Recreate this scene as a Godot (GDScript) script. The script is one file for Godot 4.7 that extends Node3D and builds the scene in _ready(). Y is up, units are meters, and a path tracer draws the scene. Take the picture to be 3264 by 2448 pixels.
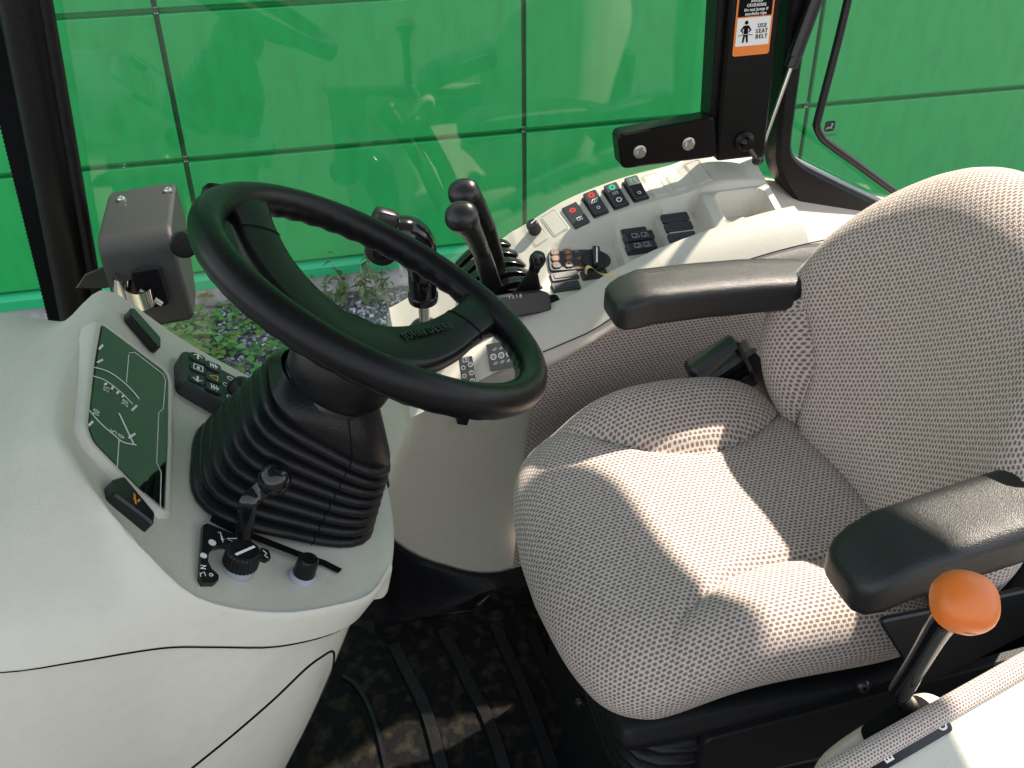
extends Node3D
# The inside of a compact tractor's cab beside a green panelled wall, seen from the open left door.
# x runs to the rear of the tractor, y up, z to its left side; metres; y = 0 is the cab floor.

var M := {}
var rng := RandomNumberGenerator.new()
var taken := {}

# ---------------------------------------------------------------- mesh collecting
class Shape:
	var p := PackedVector3Array()
	var uv := PackedVector2Array()

	func tri(a: Vector3, b: Vector3, c: Vector3, ua := Vector2.ZERO, ub := Vector2.ZERO, uc := Vector2.ZERO) -> void:
		p.append(a); p.append(b); p.append(c)
		uv.append(ua); uv.append(ub); uv.append(uc)

	func quad(a: Vector3, b: Vector3, c: Vector3, d: Vector3) -> void:
		tri(a, b, c, Vector2(0, 1), Vector2(0, 0), Vector2(1, 0))
		tri(a, c, d, Vector2(0, 1), Vector2(1, 0), Vector2(1, 1))

	# turn the triangles from index n0 on so that they face outwards from their middle
	func outward(n0: int) -> void:
		var mid := Vector3.ZERO
		for i in range(n0, p.size()):
			mid += p[i]
		mid /= float(maxi(1, p.size() - n0))
		var vol := 0.0
		for i in range(n0, p.size(), 3):
			vol += (p[i] - mid).dot((p[i + 1] - mid).cross(p[i + 2] - mid))
		if vol > 0.0:
			for i in range(n0, p.size(), 3):
				var t := p[i + 1]
				p[i + 1] = p[i + 2]; p[i + 2] = t
				var w := uv[i + 1]
				uv[i + 1] = uv[i + 2]; uv[i + 2] = w

	# rows of points; each row has the same count
	func grid(rows: Array, closed := false, uvs: Array = [], wrap := false) -> void:
		var n0 := p.size()
		var nr := rows.size()
		var nc: int = rows[0].size()
		for i in range(nr if wrap else nr - 1):
			var i2 := (i + 1) % nr
			for j in nc - 1:
				var a: Vector3 = rows[i][j]
				var b: Vector3 = rows[i2][j]
				var c: Vector3 = rows[i2][j + 1]
				var d: Vector3 = rows[i][j + 1]
				if uvs.size():
					tri(a, b, c, uvs[i][j], uvs[i2][j], uvs[i2][j + 1])
					tri(a, c, d, uvs[i][j], uvs[i2][j + 1], uvs[i][j + 1])
				else:
					tri(a, b, c); tri(a, c, d)
		if closed:
			outward(n0)

	# box with chamfered edges
	func box(t: Transform3D, size: Vector3, r := 0.002, fine := false) -> void:
		var n0 := p.size()
		var h := size * 0.5
		r = minf(r, minf(h.x, minf(h.y, h.z)) * 0.98)
		var inner := h - Vector3(r, r, r)
		var cs := []
		for k in 3:
			cs.append([-h[k], -h[k] + r * 0.3, -h[k] + r, h[k] - r, h[k] - r * 0.3, h[k]] if fine else [-h[k], -h[k] + r, h[k] - r, h[k]])
		for axis in 3:
			var u := (axis + 1) % 3
			var v := (axis + 2) % 3
			for sgn in [-1.0, 1.0]:
				var rows := []
				for cu in cs[u]:
					var row := PackedVector3Array()
					for cv in cs[v]:
						var q := Vector3.ZERO
						q[axis] = sgn * h[axis]; q[u] = cu; q[v] = cv
						var inn := q.clamp(-inner, inner)
						var dir := (q - inn)
						row.append(t * (inn + dir.normalized() * r))
					rows.append(row)
				grid(rows)
				var m := n0
		# orient every face by its own direction from the middle
		for i in range(n0, p.size(), 3):
			var nrm := (p[i] - p[i + 2]).cross(p[i] - p[i + 1])
			if nrm.dot((p[i] + p[i + 1] + p[i + 2]) / 3.0 - t.origin) < 0.0:
				var w := p[i + 1]
				p[i + 1] = p[i + 2]; p[i + 2] = w

	# swept round tube; radius is a number or one number per point
	func tube(path: Array, radius: Variant, sides := 12, caps := true, flat := 1.0, up := Vector3.UP) -> void:
		var n0 := p.size()
		var rows := []
		var n := path.size()
		var f := Vector3.ZERO
		for i in n:
			var d: Vector3 = (path[mini(i + 1, n - 1)] - path[maxi(i - 1, 0)]).normalized()
			if i == 0:
				f = up - d * up.dot(d)
				if f.length() < 0.05:
					f = Vector3.RIGHT - d * d.x
				f = f.normalized()
			else:
				f = (f - d * f.dot(d)).normalized()
			var g := d.cross(f)
			var r: float = radius[i] if radius is Array or radius is PackedFloat32Array else radius
			var row := PackedVector3Array()
			for k in sides + 1:
				var a := TAU * (k % sides) / sides
				row.append(path[i] + (f * cos(a) * flat + g * sin(a)) * r)
			rows.append(row)
		grid(rows)
		if caps:
			for e in [0, n - 1]:
				for k in sides:
					if e == 0:
						tri(path[0], rows[0][k], rows[0][k + 1])
					else:
						tri(path[e], rows[e][k + 1], rows[e][k])
		outward(n0)

	# turned shape: profile of (radius, height) about the transform's y
	func lathe(t: Transform3D, profile: Array, sides := 20, squash := Vector2.ONE) -> void:
		var n0 := p.size()
		var rows := []
		for q in profile:
			var row := PackedVector3Array()
			for k in sides + 1:
				var a := TAU * (k % sides) / sides
				row.append(t * Vector3(cos(a) * q.x * squash.x, q.y, sin(a) * q.x * squash.y))
			rows.append(row)
		grid(rows)
		outward(n0)

	# polygon in the transform's xy, thick along its z from 0 to depth, with chamfered edges
	func prism(t: Transform3D, poly: PackedVector2Array, depth: float, bevel := 0.0, both := true) -> void:
		var n0 := p.size()
		var n := poly.size()
		if Geometry2D.is_polygon_clockwise(poly):
			var rv := poly.duplicate(); rv.reverse(); poly = rv
		var ins := PackedVector2Array()
		for i in n:
			var a := (poly[i] - poly[(i + n - 1) % n]).normalized()
			var b := (poly[(i + 1) % n] - poly[i]).normalized()
			var na := Vector2(-a.y, a.x)
			var nb := Vector2(-b.y, b.x)
			var m := (na + nb)
			m = m / maxf(0.35, m.dot(na)) if m.length() > 0.01 else na
			ins.append(poly[i] + m * bevel)
		var rings := []
		if bevel > 0.0:
			if both:
				rings.append([ins, 0.0]); rings.append([poly, bevel])
			else:
				rings.append([poly, 0.0])
			rings.append([poly, depth - bevel]); rings.append([ins, depth])
		else:
			rings = [[poly, 0.0], [poly, depth]]
		for r in rings.size() - 1:
			for i in n:
				var j := (i + 1) % n
				var a: Vector2 = rings[r][0][i]
				var b: Vector2 = rings[r][0][j]
				var c: Vector2 = rings[r + 1][0][j]
				var d: Vector2 = rings[r + 1][0][i]
				var z0: float = rings[r][1]
				var z1: float = rings[r + 1][1]
				quad(t * Vector3(a.x, a.y, z0), t * Vector3(b.x, b.y, z0), t * Vector3(c.x, c.y, z1), t * Vector3(d.x, d.y, z1))
		for e in [0, rings.size() - 1]:
			var ring: PackedVector2Array = rings[e][0]
			var ix := Geometry2D.triangulate_polygon(ring)
			for i in range(0, ix.size(), 3):
				var a := t * Vector3(ring[ix[i]].x, ring[ix[i]].y, rings[e][1])
				var b := t * Vector3(ring[ix[i + 1]].x, ring[ix[i + 1]].y, rings[e][1])
				var c := t * Vector3(ring[ix[i + 2]].x, ring[ix[i + 2]].y, rings[e][1])
				var up: bool = ((b - a).cross(c - a)).dot(t.basis.z) > 0.0
				if up == (e == 0):
					tri(a, b, c)
				else:
					tri(a, c, b)
		# sides were laid counter-clockwise seen from outside for a counter-clockwise polygon: check by volume
		outward(n0)

	# one mesh; normals are shared across edges flatter than the angle
	func done(angle := 40.0) -> ArrayMesh:
		var nt := p.size() / 3
		var fn := PackedVector3Array()
		fn.resize(nt)
		var at := {}
		for i in nt:
			var nrm := (p[i * 3] - p[i * 3 + 2]).cross(p[i * 3] - p[i * 3 + 1])
			fn[i] = nrm
			for k in 3:
				var key := Vector3i((p[i * 3 + k] * 40000.0).round())
				if at.has(key):
					at[key].append(i)
				else:
					at[key] = PackedInt32Array([i])
		var lim := cos(deg_to_rad(angle))
		var nn := PackedVector3Array()
		nn.resize(p.size())
		var unit := PackedVector3Array()
		unit.resize(nt)
		for i in nt:
			unit[i] = fn[i].normalized()
		for i in nt:
			for k in 3:
				var s := Vector3.ZERO
				for f in at[Vector3i((p[i * 3 + k] * 40000.0).round())]:
					if unit[f].dot(unit[i]) > lim:
						s += fn[f]
				nn[i * 3 + k] = s.normalized() if s.length() > 1e-14 else (unit[i] if unit[i].length() > 0.5 else Vector3.UP)
		var a := []
		a.resize(Mesh.ARRAY_MAX)
		a[Mesh.ARRAY_VERTEX] = p
		a[Mesh.ARRAY_NORMAL] = nn
		a[Mesh.ARRAY_TEX_UV] = uv
		var m := ArrayMesh.new()
		m.add_surface_from_arrays(Mesh.PRIMITIVE_TRIANGLES, a)
		return m

# ---------------------------------------------------------------- small helpers
func numbered(called: String) -> String:
	if not taken.has(called):
		taken[called] = 0
		return called
	taken[called] += 1
	return "%s_%03d" % [called, taken[called]]

func thing(called: String, label: String, category: String, at := Vector3.ZERO, group := "") -> Node3D:
	var o := Node3D.new()
	o.name = numbered(called)
	add_child(o)
	o.position = at
	tag(o, label, category, group)
	return o

func tag(o: Node, label: String, category: String, group := "") -> void:
	o.set_meta("label", label)
	o.set_meta("category", category)
	if group:
		o.set_meta("group", group)

# one named mesh below a parent; world positions, moved into the parent's own axes
func part(parent: Node3D, called: String, s: Variant, m: Material, angle := 40.0) -> MeshInstance3D:
	var o := MeshInstance3D.new()
	if parent == self:
		o.name = numbered(called)
	else:
		o.name = called
	if s is Shape:
		var back := world_of(parent).affine_inverse()
		for i in s.p.size():
			s.p[i] = back * s.p[i]
		o.mesh = s.done(angle)
	else:
		o.mesh = s
	o.material_override = m
	parent.add_child(o, true)
	return o

func world_of(n: Node3D) -> Transform3D:
	var t := Transform3D()
	var q: Node = n
	while q != null and q != self and q is Node3D:
		t = q.transform * t
		q = q.get_parent()
	return t

func setting(called: String, s: Variant, m: Material, angle := 40.0) -> MeshInstance3D:
	var o := part(self, called, s, m, angle)
	o.set_meta("kind", "structure")
	return o

func frame(at: Vector3, x: Vector3, y: Vector3) -> Transform3D:
	# axes: x as given, z square to x and y, y made square
	var bx := x.normalized()
	var bz := bx.cross(y).normalized()
	return Transform3D(Basis(bx, bz.cross(bx), bz), at)

# y axis as given, for turned shapes
func stand(at: Vector3, up: Vector3, side := Vector3.RIGHT) -> Transform3D:
	var y := up.normalized()
	var x := side - y * side.dot(y)
	if x.length() < 0.05:
		x = Vector3.BACK - y * y.z
	x = x.normalized()
	return Transform3D(Basis(x, y, x.cross(y)), at)

func cr(a: Vector3, b: Vector3, c: Vector3, d: Vector3, t: float) -> Vector3:
	return 0.5 * ((2.0 * b) + (c - a) * t + (2.0 * a - 5.0 * b + 4.0 * c - d) * t * t + (3.0 * b - a - 3.0 * c + d) * t * t * t)

func curve(pts: Array, sub := 6) -> Array:
	var out := []
	var n := pts.size()
	for i in n - 1:
		for k in sub:
			out.append(cr(pts[maxi(i - 1, 0)], pts[i], pts[i + 1], pts[mini(i + 2, n - 1)], float(k) / sub))
	out.append(pts[n - 1])
	return out

# smooth sheet through a net of points
func sheet(net: Array, su := 5, sv := 5) -> Array:
	var cols := []
	for r in net:
		cols.append(curve(r, sv))
	var rows := []
	var n := cols.size()
	for i in n - 1:
		for k in su:
			var row := PackedVector3Array()
			for j in cols[0].size():
				row.append(cr(cols[maxi(i - 1, 0)][j], cols[i][j], cols[i + 1][j], cols[mini(i + 2, n - 1)][j], float(k) / su))
			rows.append(row)
	rows.append(PackedVector3Array(cols[n - 1]))
	return rows

func rounded(w: float, h: float, r: float, seg := 4) -> PackedVector2Array:
	var out := PackedVector2Array()
	for c in [[1, 1, 0.0], [-1, 1, 0.5], [-1, -1, 1.0], [1, -1, 1.5]]:
		for k in seg + 1:
			var a: float = PI * (c[2] + 0.5 * k / seg)
			out.append(Vector2(c[0] * (w * 0.5 - r) + cos(a) * r, c[1] * (h * 0.5 - r) + sin(a) * r))
	return out

func lerp_table(t: Array, x: float) -> float:
	if x <= t[0].x:
		return t[0].y
	for i in t.size() - 1:
		if x <= t[i + 1].x:
			return lerpf(t[i].y, t[i + 1].y, (x - t[i].x) / (t[i + 1].x - t[i].x))
	return t[t.size() - 1].y

func smooth_table(t: Array, x: float) -> float:
	var n := t.size()
	if x <= t[0].x:
		return t[0].y
	for i in n - 1:
		if x <= t[i + 1].x:
			var f: float = (x - t[i].x) / (t[i + 1].x - t[i].x)
			return cubic_interpolate(t[i].y, t[i + 1].y, t[maxi(i - 1, 0)].y, t[mini(i + 2, n - 1)].y, f)
	return t[n - 1].y

# ---------------------------------------------------------------- materials
func srgb(r: float, g: float, b: float) -> Color:
	return Color(r, g, b).linear_to_srgb()

func noise_tex(freq: float, size := 512, normal := false, bump := 4.0, octaves := 4, kind := FastNoiseLite.TYPE_SIMPLEX_SMOOTH, ramp: Gradient = null, sd := 1) -> NoiseTexture2D:
	var n := FastNoiseLite.new()
	n.noise_type = kind
	n.frequency = freq
	n.fractal_octaves = octaves
	n.seed = sd
	var t := NoiseTexture2D.new()
	t.width = size; t.height = size
	t.seamless = true
	t.noise = n
	t.as_normal_map = normal
	t.bump_strength = bump
	if ramp:
		t.color_ramp = ramp
	return t

func ramp_of(cs: Array) -> Gradient:
	var g := Gradient.new()
	var off := PackedFloat32Array()
	var col := PackedColorArray()
	for c in cs:
		off.append(c[0]); col.append(c[1])
	g.offsets = off; g.colors = col
	return g

func plain(c: Color, rough: float, metal := 0.0, spec := 0.5) -> StandardMaterial3D:
	var m := StandardMaterial3D.new()
	m.albedo_color = c
	m.roughness = rough
	m.metallic = metal
	m.metallic_specular = spec
	return m

# plastic with a moulded grain and faint mottling
func grained(c: Color, rough: float, grain: Texture2D, scale: float, depth: float, mottle: Texture2D = null) -> StandardMaterial3D:
	var m := plain(c, rough)
	m.uv1_triplanar = true
	m.uv1_world_triplanar = true
	m.uv1_scale = Vector3(scale, scale, scale)
	m.normal_enabled = true
	m.normal_texture = grain
	m.normal_scale = depth
	if mottle:
		m.roughness = 1.0
		m.roughness_texture = mottle
	return m

# ---------------------------------------------------------------- the scene
func _ready() -> void:
	rng.seed = 7
	var cam := Camera3D.new()
	cam.position = Vector3(0, 1.28, 0)
	cam.rotation_degrees = Vector3(-32.8, -13.2, 0.25)
	cam.fov = 43.1
	cam.near = 0.02
	cam.far = 600.0
	add_child(cam)
	cam.current = true

	var env := Environment.new()
	env.background_mode = Environment.BG_SKY
	var sky_mat := ProceduralSkyMaterial.new()
	sky_mat.sky_top_color = Color(0.62, 0.67, 0.73)
	sky_mat.sky_horizon_color = Color(0.93, 0.91, 0.88)
	sky_mat.sky_curve = 0.16
	sky_mat.ground_bottom_color = Color(0.30, 0.30, 0.29)
	sky_mat.ground_horizon_color = Color(0.70, 0.73, 0.75)
	var sky := Sky.new()
	sky.sky_material = sky_mat
	env.sky = sky
	env.tonemap_mode = Environment.TONE_MAPPER_LINEAR
	env.tonemap_exposure = 3.0
	env.background_energy_multiplier = 1.0
	env.sdfgi_enabled = true
	env.ssao_enabled = true
	env.ssil_enabled = true
	var we := WorldEnvironment.new()
	we.environment = env
	add_child(we)

	var sun := DirectionalLight3D.new()
	sun.light_energy = 1.45
	sun.light_color = Color(1.0, 0.95, 0.88)
	sun.light_angular_distance = 0.9
	sun.shadow_enabled = true
	add_child(sun)
	# sun from behind the right rear corner of the cab
	var to_sun := Vector3(0.62, 1.0, -0.36).normalized()
	sun.look_at_from_position(to_sun * 50.0, Vector3.ZERO, Vector3.UP)

	make_materials()
	build_ground()
	build_wall()
	build_plants()
	build_cab_frame()
	build_floor()
	build_dash()
	build_wheel()
	build_console()
	build_levers()
	build_seat()
	build_left_side()


func make_materials() -> void:
	var fine := noise_tex(0.09, 512, true, 3.0, 3)
	var leather := noise_tex(0.035, 512, true, 6.0, 3, FastNoiseLite.TYPE_CELLULAR)
	var smudge := noise_tex(0.008, 512, false, 1.0, 5, FastNoiseLite.TYPE_SIMPLEX_SMOOTH, ramp_of([[0.0, Color(0.47, 0.47, 0.47)], [1.0, Color(0.56, 0.56, 0.56)]]), 3)
	var smudge_dark := noise_tex(0.008, 512, false, 1.0, 5, FastNoiseLite.TYPE_SIMPLEX_SMOOTH, ramp_of([[0.0, Color(0.24, 0.24, 0.24)], [1.0, Color(0.40, 0.40, 0.40)]]), 5)
	var dust := noise_tex(0.006, 1024, false, 1.0, 6, FastNoiseLite.TYPE_SIMPLEX_SMOOTH, ramp_of([[0.0, Color(0.975, 0.972, 0.965)], [0.5, Color(0.99, 0.99, 0.988)], [1.0, Color(1, 1, 1)]]), 31)
	# off-white moulding plastic of dashboard and console, pinker leather-grained trim
	M.beige = grained(srgb(0.56, 0.54, 0.465), 0.5, fine, 9.0, 0.4, smudge)
	M.cream = M.beige
	M.pink = grained(srgb(0.56, 0.49, 0.42), 0.55, leather, 9.0, 0.3)
	M.black_soft = grained(srgb(0.008, 0.008, 0.009), 0.42, leather, 12.0, 0.35, smudge_dark)
	M.wheel = grained(srgb(0.006, 0.006, 0.007), 0.4, fine, 16.0, 0.45, smudge_dark)
	M.black_arm = grained(srgb(0.010, 0.010, 0.011), 0.42, fine, 14.0, 1.1)
	M.black_case = grained(srgb(0.009, 0.009, 0.010), 0.5, fine, 10.0, 0.5)
	M.rubber = grained(srgb(0.007, 0.007, 0.008), 0.5, fine, 8.0, 0.35, smudge_dark)
	M.box_case = grained(srgb(0.030, 0.030, 0.031), 0.55, fine, 10.0, 0.5)
	M.paint_black = grained(srgb(0.004, 0.004, 0.004), 0.32, fine, 3.0, 0.1)
	for k in ["black_soft", "black_case", "rubber", "paint_black", "wheel"]:
		M[k].metallic_specular = 0.33
	for k in ["beige", "pink"]:
		M[k].albedo_texture = dust
	M.gloss = plain(srgb(0.006, 0.006, 0.007), 0.14)
	M.satin = plain(srgb(0.010, 0.010, 0.011), 0.32)
	M.key = plain(srgb(0.022, 0.023, 0.025), 0.45)
	M.key_grey = plain(srgb(0.055, 0.057, 0.06), 0.45)
	M.dark = plain(srgb(0.005, 0.005, 0.006), 0.7, 0.0, 0.2)
	M.steel = plain(srgb(0.62, 0.61, 0.58), 0.28, 1.0)
	M.chrome = plain(srgb(0.75, 0.74, 0.70), 0.10, 1.0)
	M.ring = plain(srgb(0.30, 0.32, 0.36), 0.4)
	M.white = plain(srgb(0.80, 0.80, 0.78), 0.5)
	M.amber = plain(srgb(0.75, 0.25, 0.03), 0.5)
	M.red = plain(srgb(0.60, 0.04, 0.03), 0.4)
	M.teal = plain(srgb(0.02, 0.45, 0.30), 0.4)
	M.orange = plain(srgb(0.68, 0.16, 0.022), 0.42)
	M.decal_orange = plain(srgb(0.80, 0.22, 0.03), 0.45)
	M.yellow = plain(srgb(0.75, 0.55, 0.18), 0.6)
	M.seam = plain(srgb(0.07, 0.06, 0.06), 0.9)
	M.glass = plain(Color(0.02, 0.05, 0.03, 0.03), 0.0)
	M.glass.metallic_specular = 0.7
	M.glass.transparency = BaseMaterial3D.TRANSPARENCY_ALPHA
	M.screen = plain(srgb(0.004, 0.006, 0.005), 0.04, 0.0, 0.9)

	# seat cloth: pale knitted ground with dark tufts in staggered rows
	var S := 512
	var per := 8
	var im := Image.create(S, S, false, Image.FORMAT_RGB8)
	var hi := Image.create(S, S, false, Image.FORMAT_RGB8)
	var nz := FastNoiseLite.new()
	nz.seed = 11
	nz.frequency = 0.11
	var r2 := RandomNumberGenerator.new()
	r2.seed = 21
	var jit := []
	for i in per * per:
		jit.append([r2.randf_range(-0.07, 0.07), r2.randf_range(-0.07, 0.07), r2.randf_range(0.85, 1.15)])
	for y in S:
		for x in S:
			var gx := float(x) / S * per
			var gy := float(y) / S * per
			var row := int(gy)
			var sx := gx + (0.5 if row % 2 == 1 else 0.0)
			var col := int(sx) % per
			var j: Array = jit[row * per + col]
			var fx: float = (sx - floorf(sx) - 0.5 - j[0]) / 0.33 + nz.get_noise_2d(x * 1.3, y * 1.3 + 900.0) * 0.5
			var fy: float = (gy - row - 0.5 - j[1]) / 0.33 + nz.get_noise_2d(x * 1.3 + 700.0, y * 1.3) * 0.5
			var d: float = pow(absf(fx), 3.0) + pow(absf(fy), 3.0)
			var dot := clampf(1.35 - d * j[2], 0.0, 1.0)
			dot = smoothstep(0.0, 0.6, dot)
			var thread := 0.5 + 0.5 * sin(gx * TAU * 3.0 + sin(gy * TAU) * 1.2)
			var across := 0.5 + 0.5 * sin(gy * TAU * 3.0)
			var n := nz.get_noise_2d(x, y)
			var base := Color(0.79, 0.74, 0.70) * (0.93 + 0.08 * thread + 0.09 * n)
			var tuft := Color(0.465, 0.405, 0.395) * (0.9 + 0.2 * across + 0.12 * n)
			im.set_pixel(x, y, base.lerp(tuft, dot))
			var h := clampf(0.62 + 0.2 * thread + 0.12 * n - dot * 0.5, 0.0, 1.0)
			hi.set_pixel(x, y, Color(h, h, h))
	var cloth := plain(Color.WHITE, 0.95, 0.0, 0.25)
	cloth.albedo_texture = ImageTexture.create_from_image(im)
	hi.bump_map_to_normal_map(7.0)
	cloth.normal_enabled = true
	cloth.normal_texture = ImageTexture.create_from_image(hi)
	cloth.normal_scale = 0.8
	cloth.rim_enabled = true
	cloth.rim = 0.35
	cloth.rim_tint = 0.6
	cloth.uv1_scale = Vector3(18.5, 24.0, 1.0)
	M.cloth = cloth

	# painted steel of the wall
	var orange_peel := noise_tex(0.03, 512, true, 1.0, 2)
	var g := plain(srgb(0.012, 0.36, 0.085), 0.42)
	g.uv1_triplanar = true
	g.uv1_world_triplanar = true
	g.uv1_scale = Vector3(1.1, 0.35, 1.1)
	g.albedo_texture = noise_tex(0.02, 512, false, 1.0, 5, FastNoiseLite.TYPE_SIMPLEX_SMOOTH, ramp_of([[0.0, Color(0.93, 0.94, 0.93)], [0.6, Color(1, 1, 1)], [1.0, Color(0.97, 1.0, 0.97)]]), 41)
	g.normal_enabled = true
	g.normal_texture = orange_peel
	g.normal_scale = 0.22
	M.green = g
	M.green_lip = plain(srgb(0.02, 0.40, 0.16), 0.4)
	M.joint = plain(srgb(0.02, 0.085, 0.035), 0.5)
	var conc := plain(Color.WHITE, 0.9)
	conc.albedo_texture = noise_tex(0.012, 512, false, 1.0, 6, FastNoiseLite.TYPE_SIMPLEX_SMOOTH, ramp_of([[0.0, srgb(0.26, 0.25, 0.24)], [0.45, srgb(0.42, 0.42, 0.41)], [0.8, srgb(0.52, 0.52, 0.51)], [1.0, srgb(0.34, 0.31, 0.27)]]), 9)
	conc.uv1_triplanar = true
	conc.uv1_world_triplanar = true
	conc.uv1_scale = Vector3(1.5, 1.5, 1.5)
	M.concrete = conc
	var gravel := plain(Color.WHITE, 0.9)
	gravel.albedo_texture = noise_tex(0.10, 1024, false, 1.0, 3, FastNoiseLite.TYPE_CELLULAR, ramp_of([[0.0, srgb(0.05, 0.05, 0.053)], [0.5, srgb(0.14, 0.14, 0.145)], [1.0, srgb(0.29, 0.29, 0.30)]]), 4)
	gravel.uv1_triplanar = true
	gravel.uv1_world_triplanar = true
	gravel.uv1_scale = Vector3(0.5, 0.5, 0.5)
	gravel.normal_enabled = true
	gravel.normal_texture = noise_tex(0.10, 1024, true, 10.0, 3, FastNoiseLite.TYPE_CELLULAR, null, 4)
	M.gravel = gravel
	var yard := plain(Color.WHITE, 0.9)  # unseen yard ground, coloured dark to dim its reflection in the glass
	yard.albedo_texture = noise_tex(0.16, 512, false, 1.0, 3, FastNoiseLite.TYPE_SIMPLEX_SMOOTH, ramp_of([[0.0, srgb(0.03, 0.03, 0.031)], [1.0, srgb(0.085, 0.084, 0.082)]]), 8)
	yard.uv1_triplanar = true
	yard.uv1_world_triplanar = true
	yard.uv1_scale = Vector3(0.7, 0.7, 0.7)
	M.dark_yard = yard
	M.stone = plain(Color.WHITE, 0.8)
	M.stone.vertex_color_use_as_albedo = true
	M.leaf = plain(Color.WHITE, 0.55)
	M.leaf.vertex_color_use_as_albedo = true
	M.leaf.backlight_enabled = true
	M.leaf.backlight = Color(0.18, 0.26, 0.08)
	# floor mat: black rubber with dried mud in patches
	var mat := plain(Color.WHITE, 0.62)
	mat.albedo_texture = noise_tex(0.014, 1024, false, 1.0, 5, FastNoiseLite.TYPE_SIMPLEX_SMOOTH, ramp_of([[0.0, srgb(0.010, 0.010, 0.012)], [0.45, srgb(0.005, 0.005, 0.006)], [0.56, srgb(0.013, 0.011, 0.009)], [0.80, srgb(0.026, 0.022, 0.016)], [1.0, srgb(0.048, 0.040, 0.029)]]), 17)
	mat.uv1_triplanar = true
	mat.uv1_world_triplanar = true
	mat.uv1_scale = Vector3(1.9, 1.9, 1.9)
	mat.normal_enabled = true
	mat.normal_texture = fine
	mat.normal_scale = 0.15
	mat.metallic_specular = 0.2
	M.mat = mat

# ---------------------------------------------------------------- ground and wall
func build_ground() -> void:
	var s := Shape.new()
	var e := 260.0
	s.quad(Vector3(-e, -1.03, -e), Vector3(-e, -1.03, e), Vector3(e, -1.03, e), Vector3(e, -1.03, -e))
	setting("ground", s, M.dark_yard)
	s = Shape.new()
	s.quad(Vector3(-9, -1.026, -4.6), Vector3(-9, -1.026, -2.1), Vector3(9, -1.026, -2.1), Vector3(9, -1.026, -4.6))
	setting("gravel_bed", s, M.gravel)
	# loose chippings
	var st := Shape.new()
	st.lathe(Transform3D(), [Vector2(0.0, -0.5), Vector2(0.8, -0.35), Vector2(1.0, 0.1), Vector2(0.55, 0.5), Vector2(0.0, 0.55)], 6)
	var mm := MultiMesh.new()
	mm.transform_format = MultiMesh.TRANSFORM_3D
	mm.use_colors = true
	mm.mesh = st.done(20.0)
	var n := 15000
	mm.instance_count = n
	for i in n:
		var r := rng.randf_range(0.006, 0.017)
		var b := Basis.from_euler(Vector3(rng.randf() * TAU, rng.randf() * TAU, rng.randf() * TAU)).scaled(Vector3(r, r * rng.randf_range(0.5, 0.9), r * rng.randf_range(0.6, 1.0)))
		mm.set_instance_transform(i, Transform3D(b, Vector3(rng.randf_range(-1.7, 1.5), -1.025 + rng.randf() * 0.012, rng.randf_range(-4.46, -2.3))))
		var v := pow(rng.randf(), 1.8) * 0.55 + 0.14
		mm.set_instance_color(i, Color(v * 0.97, v, v * 1.06))
	var o := MultiMeshInstance3D.new()
	o.name = "gravel_chippings"
	o.multimesh = mm
	o.material_override = M.stone
	o.set_meta("kind", "stuff")
	tag(o, "loose grey gravel chippings at the foot of the green wall", "gravel")
	add_child(o)

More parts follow.
